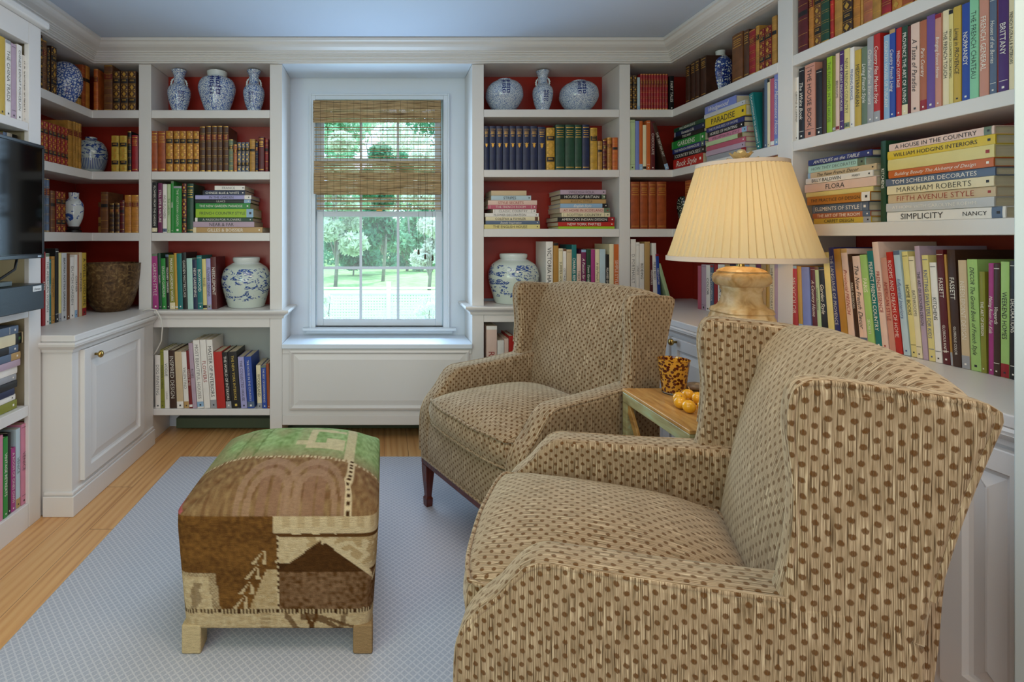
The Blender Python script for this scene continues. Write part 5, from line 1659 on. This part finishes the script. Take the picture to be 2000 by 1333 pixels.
# ------------------------------------------------------------------ ottoman
OX0, OX1, OY0, OY1, OZ = -.586, -.025, 1.448, 2.02, .012
oc = ((OX0+OX1)/2, (OY0+OY1)/2)
hw, hd = (OX1-OX0)/2, (OY1-OY0)/2
def carpet(x, y, z, top):
    """worn carpet patchwork: colour by place on the ottoman; x -1..1, y 0 front..1 back, z height in m"""
    def nz(a, b, c, s): return noise.noise(Vector((a*s, b*s, c*s)))
    tan_, lt, br, dk, rose, grn, pale = (.36, .24, .11), (.54, .42, .25), (.095, .040, .011), (.05, .02, .006), (.24, .13, .08), (.17, .25, .08), (.30, .40, .17)
    def mixc(a, b, t): t = max(0, min(1, t)); return tuple(a[i]+(b[i]-a[i])*t for i in range(3))
    w1 = nz(x, y, z*4, 7)*.5; w2 = nz(x, y, z*4, 23)*.5
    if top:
        if y > .34+.03*w1:      # green lawn reflection painted into the carpet colour, with cream steps
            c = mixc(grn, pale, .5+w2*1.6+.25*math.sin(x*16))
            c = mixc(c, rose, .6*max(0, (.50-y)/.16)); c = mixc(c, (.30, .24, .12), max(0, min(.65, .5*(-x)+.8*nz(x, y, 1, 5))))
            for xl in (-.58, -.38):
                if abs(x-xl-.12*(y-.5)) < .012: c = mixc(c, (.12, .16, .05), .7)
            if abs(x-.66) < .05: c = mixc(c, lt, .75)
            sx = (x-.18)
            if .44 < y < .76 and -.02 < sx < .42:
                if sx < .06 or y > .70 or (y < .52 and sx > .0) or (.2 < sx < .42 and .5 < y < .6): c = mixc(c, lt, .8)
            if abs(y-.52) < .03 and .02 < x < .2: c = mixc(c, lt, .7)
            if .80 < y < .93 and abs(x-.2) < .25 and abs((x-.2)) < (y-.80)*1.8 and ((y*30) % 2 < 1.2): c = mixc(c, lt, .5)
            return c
        # brown band with pale arches
        c = mixc((.15, .072, .03), tan_, .25+w2)
        if abs(y-(.335+.03*w1)) < .018 and int((x+1)*45) % 2 == 0: c = mixc(c, lt, .9)
        for cx in (-.10, .36):
            d = math.hypot((x-cx)*1.0, (y-.02)*1.15)
            if abs(abs(x-cx)-.06) < .05 and y < .30: c = mixc(c, rose, .75)
            if abs(d-.30) < .035 or abs(d-.20) < .03: c = mixc(c, (.30, .18, .11), .7)
        if abs(x-.70) < .035: c = mixc(lt, dk, 1 if int(y*60) % 2 == 0 and abs(x-.70) < .012 else 0)
        if x < -.965 and y < .2: c = (.36, .09, .09)
        return c
    Z = z/.40        # 0 bottom..1 top on the walls
    seam = .03+.02*w1
    if Z < .33+.02*w1:
        if Z > .30+.02*w1 and int((x+1)*50) % 2 == 0: return dk
        c = mixc(lt, tan_, .4+w2)
        if -.62 < x < -.30 and .10 < Z < .16: c = mixc(c, br, .8)
        if abs(x+.12) < .05: c = mixc(c, mixc(tan_, br, .5), .5 if int(Z*60) % 2 else .1)
        if x > .24:
            if abs(Z-.19-.08*math.sin(x*5)) < .018 or abs(Z-.235-.05*math.sin(x*5)) < .01: c = mixc(c, br, .85)
            if Z < .07: c = br
            if abs(x-.66-.4*(Z-.18)) < .03 and .1 < Z < .3: c = mixc(c, br, .7)
            if abs(x-.36) < .06 and abs(Z-.2) < .1 and abs(abs(x-.36)*1.5-abs(Z-.2)) < .03: c = br
        elif .08 < x < .24 and abs((x-.08)*.9-(.30-Z)) < .03: c = mixc(c, br, .8)
        return c
    if x < -.02+.15*(.9-Z) if Z > .88 else x < seam:
        if abs(x-seam) < .028: return mixc(lt, dk, 1 if int(Z*46) % 2 == 0 and abs(x-seam) < .012 else 0)
        if x < -.60+.12*(Z-.5)*-1 and Z < .60:
            c = mixc(lt, tan_, .3+w2)
            if x > -.68-.12*(Z-.5) or Z > .565: c = mixc(c, br, .6 if int((x+Z)*70) % 2 else .2)
            if nz(x, 0, z*3, 9) > .12 and Z < .52 and x < -.74: c = mixc(c, br, .55)
            return c
        edge = -.30+.62*(Z-.33)
        if x > edge+.02 and Z < .62 and x < seam: 
            return mixc(tan_, lt, .35+w2)
        if 0 < edge-x < .16 and Z < .78:      # saw-toothed light motif
            q = ((Z-.33)*9) % 1
            if abs((edge-x)/.16-.5) < .5*(1-q) and abs((edge-x)/.16-.5) > .22*(1-q): return mixc(lt, tan_, .3)
        return mixc(br, (.20, .09, .022), .45+w2*1.5+.2*math.sin(Z*19+w1*4))
    # right half
    if Z > .93+.02*w1: return mixc(lt, tan_, .5 if int((x)*14) % 2 else .1)
    if Z > .86: return mixc(lt, br, 1 if Z < .885+.01*w1 else .05)
    peak = .84-.55*abs(x-.48)*(1 if x < .48 else .95)
    if Z > peak+.02 and Z > .62:
        if x < .30: return mixc(lt, tan_, w2+.2) if Z > .67 else dk
        return mixc(tan_, lt, .2+.8*(nz(x, 0, z*5, 12) > .05)) if Z > .66 else mixc(lt, tan_, .3)
    if abs(Z-peak) < .022 and x > .44: return lt
    if Z > .60: return mixc(dk, br, .4+w2)
    return mixc(br, (.22, .125, .065), .5+w2*2+.4*nz(x*.5, 0, z*2, 4))
def ott():
    vs = []; cs = []; fs = []
    R = empty('ottoman', (oc[0], oc[1], OZ)); tag(R, 'square carpet-covered ottoman of brown and lawn-reflecting patchwork on the rug', 'ottoman')
    # one closed quad grid: top grid plus side walls sharing its rim
    n = 110; zt = .405
    def rr(u, v):
        p = 16; q = (abs(u)**p+abs(v)**p)**(1/p); m = max(abs(u), abs(v), 1e-6); return m/q if q else 1
    idx = {}
    for i in range(n+1):
        for j in range(n+1):
            u = -1+2*i/n; v = -1+2*j/n; k = rr(u, v)
            dome = .088*max(0, 1-abs(u)**3.2)**.75*max(0, 1-abs(v)**3.2)**.75
            x = u*hw*k*(1+.033); y = v*hd*k*(1+.012)
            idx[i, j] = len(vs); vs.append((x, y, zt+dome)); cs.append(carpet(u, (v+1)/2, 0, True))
    for i in range(n):
        for j in range(n): fs.append((idx[i, j], idx[i+1, j], idx[i+1, j+1], idx[i, j+1]))
    ring = [(i, 0) for i in range(n)]+[(n, j) for j in range(n)]+[(i, n) for i in range(n, 0, -1)]+[(0, j) for j in range(n, 0, -1)]
    m = 90; prev = [idx[i, j] for i, j in ring]
    for l in range(1, m+1):
        t = l/m; z = zt-(zt-.075)*t; row = []
        for (i, j) in ring:
            x, y, _ = vs[idx[i, j]]
            s = 1+.012*math.sin(min(1, t*6)*PI/2)*1-.072*t
            u = -1+2*i/n; v = -1+2*j/n
            if j == 0: px, pd = u, 0
            elif i == n: px, pd = -v*.97+.1, 1
            elif j == n: px, pd = -u, 2
            else: px, pd = v*.95-.1, 3
            zz_ = z
            row.append(len(vs)); vs.append((x*s, y*s, zz_)); cs.append(carpet(px, 0, z, False))
        for k in range(len(ring)):
            k2 = (k+1) % len(ring); fs.append((prev[k], row[k], row[k2], prev[k2]))
        prev = row
    fs.append(tuple(prev[::-1]))
    me = bpy.data.meshes.new('body'); me.from_pydata(vs, [], fs); me.update()
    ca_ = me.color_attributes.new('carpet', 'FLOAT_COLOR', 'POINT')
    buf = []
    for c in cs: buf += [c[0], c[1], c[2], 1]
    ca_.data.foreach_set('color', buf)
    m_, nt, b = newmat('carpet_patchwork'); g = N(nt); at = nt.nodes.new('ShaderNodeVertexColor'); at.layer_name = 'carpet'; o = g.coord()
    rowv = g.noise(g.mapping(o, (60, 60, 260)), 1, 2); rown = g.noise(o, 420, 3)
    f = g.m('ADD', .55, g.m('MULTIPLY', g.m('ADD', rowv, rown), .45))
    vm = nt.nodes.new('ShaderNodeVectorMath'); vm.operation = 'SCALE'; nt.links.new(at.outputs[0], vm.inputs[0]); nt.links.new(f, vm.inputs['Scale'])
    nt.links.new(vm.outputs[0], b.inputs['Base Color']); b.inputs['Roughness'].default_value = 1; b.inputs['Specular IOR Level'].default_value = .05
    g.bump(g.m('ADD', rowv, rown), .7, .004, b)
    me.materials.append(m_); me.polygons.foreach_set('use_smooth', [True]*len(fs))
    bo = bpy.data.objects.new('upholstered_body', me); col.objects.link(bo); bo.parent = R
    bm = bmesh.new(); bm.from_mesh(me); bmesh.ops.recalc_face_normals(bm, faces=bm.faces[:]); bm.to_mesh(me); bm.free()
    # corner feet covered in the same carpet
    for sx in (-1, 1):
        for sy in (-1, 1):
            f_ = MB(); x1 = sx*hw*.973; y1 = sy*hd*.958; xs = sorted((x1, x1-sx*.056)); ys = sorted((y1, y1-sy*.056)); N_ = 5
            f_.box(xs[0], xs[1], ys[0], ys[1], 0.0005, .084)
            fo = f_.build('foot', m_, R, bevel=.005)
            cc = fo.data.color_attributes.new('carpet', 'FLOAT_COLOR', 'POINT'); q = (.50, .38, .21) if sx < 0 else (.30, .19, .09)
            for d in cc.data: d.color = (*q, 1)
    return R
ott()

# ------------------------------------------------------------------ garden outside
GZ = -.9
def grass_mat(name, a, b_):
    m, nt, b = newmat(name); g = N(nt); o = g.coord(); nt.links.new(g.ramp(g.noise(o, 3, 6), [(.35, rgb(a)), (.65, rgb(b_))]), b.inputs['Base Color']); b.inputs['Roughness'].default_value = .9; return m
o = MB().box(-40, 40, 3.6, 90, GZ-.1, GZ).build('ground_lawn', grass_mat('lawn', '6c9850', '94b878')); o['kind'] = 'structure'
o = MB().box(-2.3, 2.3, 3.4, 3.56, GZ-.1, -.07).build('wall_foundation', NICHEP); o['kind'] = 'structure'
WH = mat('white_fence', 'e8ecec', .5)
fe = empty('lattice_fence', (0, 9.5, GZ)); tag(fe, 'white lattice garden fence seen through the lower window panes', 'fence')
YF = 9.5; fz = hz(571, YF)-GZ; la = MB(); step = .052*1.0
x = -2.2
while x < 2.2: la.box(x, x+.030, 0, .012, .05, fz-.03); x += step
z = .06
while z < fz-.05: la.box(-2.2, 2.2, -.010, -.0005, z, z+.030); z += step
la.build('lattice_panel', WH, fe)
MB().box(-2.2, 2.2, -.03, .04, fz-.03, fz+.03).build('top_rail', WH, fe); MB().box(-2.2, 2.2, -.02, .03, fz+.06, fz+.09).build('cap_rail', WH, fe)
for px in (759, 560, 960): 
    xx = bx(px, YF); MB().box(xx-.04, xx+.04, -.05, .05, 0, hz(551, YF)-GZ).build('fence_post', WH, fe)
def leafmat(name, a, b_):
    m, nt, b = newmat(name); g = N(nt); o = g.coord(); nt.links.new(g.ramp(g.noise(o, 2.5, 3), [(.35, rgb(a)), (.65, rgb(b_))]), b.inputs['Base Color']); b.inputs['Roughness'].default_value = .6
    t = nt.nodes.new('ShaderNodeBsdfTranslucent'); t.inputs[0].default_value = rgb(b_); mx = nt.nodes.new('ShaderNodeMixShader'); mx.inputs[0].default_value = .4
    nt.links.new(b.outputs[0], mx.inputs[1]); nt.links.new(t.outputs[0], mx.inputs[2]); nt.links.new(mx.outputs[0], nt.nodes['Material Output'].inputs[0]); return m
LG = [leafmat('leaf_dark', '2c6c48', '5ca078'), leafmat('leaf_mid', '5c9c6c', '98c8a0'), leafmat('leaf_pale', 'a0b898', 'd8e4cc'), leafmat('leaf_white', 'c8ccbc', 'ecf0e4')]
BARK = mat('bark', '8c8880', .8, var=.3, scale=6)
rt = random.Random(11)
def plant(name, label, cat, px, Y, ytop, wpx, nleaf, lf, kind, trunk=True, lowest=.25, group=None):
    x = bx(px, Y); h = hz(ytop, Y)-GZ; w_ = wpx*Y/1000/2
    r = empty(name, (x, Y, GZ)); tag(r, label, cat, group)
    cl = [(rt.uniform(-.7, .7)*w_, rt.uniform(-.5, .5)*w_, h*rt.uniform(lowest, .88), rt.uniform(.28, .5)*w_) for _ in range(11)]
    vs = []; fs = []
    for _ in range(nleaf):
        c = rt.choice(cl); d = Vector((rt.gauss(0, 1), rt.gauss(0, 1), rt.gauss(0, 1))).normalized()*c[3]*rt.uniform(.6, 1.1)
        p = Vector(c[:3])+Vector((d.x, d.y, d.z*.8)); s = lf*rt.uniform(.6, 1.3); a = Vector((rt.gauss(0, 1), rt.gauss(0, 1), rt.gauss(0, 1))).normalized(); b_ = a.orthogonal().normalized()
        q = len(vs); vs += [p-a*s, p+b_*s*.5, p+a*s, p-b_*s*.5]; fs.append((q, q+1, q+2, q+3))
    MB().add(vs, fs).build('foliage', LG[kind], r)
    t = MB(); th_ = max(.015, h*.012)
    t.tube([(0, 0, 0), (.02*h, 0, h*.3), (0, .01, h*.6), (.02*h, 0, h*.85)], [th_, th_*.8, th_*.5, th_*.2], 8)
    for c in cl[:7]: t.tube([(0, 0, h*max(.05, lowest*.7)), (c[0]*.5, c[1]*.5, (c[2]+h*lowest)/2), c[:3]], [th_*.5, th_*.3, th_*.1], 6)
    t.build('trunk', BARK, r, smooth=True)
plant('tree', 'tall green tree in the middle of the window view', 'tree', 748, 25, 250, 120, 5200, .17, 0, group='trees beyond the lawn')
plant('tree', 'darker low tree just left of the window view centre', 'tree', 690, 29, 400, 110, 4200, .17, 0, lowest=.1, group='trees beyond the lawn')
plant('tree', 'pale leafy tree at the left side of the window view', 'tree', 655, 22, 240, 110, 5200, .15, 2, group='trees beyond the lawn')
plant('tree', 'pale blossom-like tree at the right side of the window view', 'tree', 838, 20, 270, 110, 5600, .13, 3, lowest=.15, group='trees beyond the lawn')
plant('tree', 'mid green tree filling the gap right of centre in the window', 'tree', 795, 33, 300, 130, 4200, .2, 1, lowest=.1, group='trees beyond the lawn')
plant('tree', 'light green tree behind the pale left one', 'tree', 610, 48, 150, 230, 9000, .27, 1, lowest=.1, group='trees beyond the lawn')
plant('tree', 'green tree behind the pale right one', 'tree', 890, 52, 150, 260, 9000, .3, 0, lowest=.1, group='trees beyond the lawn')
plant('tree', 'broad pale green tree filling the distance in the window centre', 'tree', 745, 80, 150, 230, 12000, .33, 2, lowest=.08, group='trees beyond the lawn')
plant('shrub', 'pale leafed shrub in front of the fence at the lower left pane', 'shrub', 642, 8.6, 550, 60, 2600, .022, 3, lowest=.1)
plant('shrub', 'pale loose shrub in front of the fence at the lower right pane', 'shrub', 838, 8.8, 560, 62, 1700, .022, 3, lowest=.2)
plant('hedge', 'dark green hedge running along the far edge of the lawn', 'hedge', 735, 41, 497, 330, 6000, .2, 0, lowest=.1)
# ------------------------------------------------------------------ books past the 300 that show largest become one object
def gather_small_books(keep=300):
    from bpy_extras.object_utils import world_to_camera_view
    dg = bpy.context.evaluated_depsgraph_get(); dg.update()
    eye = Vector(cam.location); score = []
    books = [o for o in sc.objects if o.get('category') == 'book']
    for o in books:
        mw = o.matrix_world; bb = [Vector(c) for c in o.bound_box]
        x0, x1 = bb[0].x, bb[6].x; z0, z1 = bb[0].z, bb[6].z; y0 = bb[0].y
        q = []
        for a, b in ((0, 0), (1, 0), (1, 1), (0, 1)):
            p = mw @ Vector((x0+(x1-x0)*a, y0, z0+(z1-z0)*b)); q.append((750+1000*p.x/p.y, 466+1000*(1.2-p.z)/p.y))
        area = abs(sum(q[i][0]*q[(i+1) % 4][1]-q[(i+1) % 4][0]*q[i][1] for i in range(4)))/2
        hit = 0; n = 0
        for a in (.2, .5, .8):
            for b in (.08, .25, .42, .6, .77, .94):
                p = mw @ Vector((x0+(x1-x0)*a, y0+.0005, z0+(z1-z0)*b)); n += 1
                u, v = 750+1000*p.x/p.y, 466+1000*(1.2-p.z)/p.y
                if not (0 <= u <= 2000 and 0 <= v <= 1333): continue
                d = (p-eye).normalized(); ok, loc, _, _, ob, _ = sc.ray_cast(dg, eye, d, distance=20)
                if ok and ob.original.name == o.name: hit += 1
        score.append((area*hit/n, o))
    score.sort(key=lambda t: -t[0])
    print('BOOKS', len(books), 'unseen', sum(1 for s, _ in score if s == 0), 'cut', score[keep-1][0] if len(score) > keep else None)
    rest = [o for s, o in score[keep:]]
    if not rest: return
    vs = []; fs = []; mi = []; mats = []; mid = {}
    for o in rest:
        for ob in [o]+list(o.children):
            M = ob.matrix_world; me = ob.data; off = len(vs); vs += [tuple(M @ v.co) for v in me.vertices]
            for p in me.polygons:
                m = me.materials[p.material_index]
                if m.name not in mid: mid[m.name] = len(mats); mats.append(m)
                fs.append(tuple(i+off for i in p.vertices)); mi.append(mid[m.name])
        for ch in list(o.children): bpy.data.objects.remove(ch)
        bpy.data.objects.remove(o)
    mb = MB(); mb.v, mb.f, mb.m = vs, fs, mi
    o = mb.build('small_books', mats)
    tag(o, 'the many smaller and half hidden books filling the far shelves', 'books', kind='stuff')
gather_small_books(300)
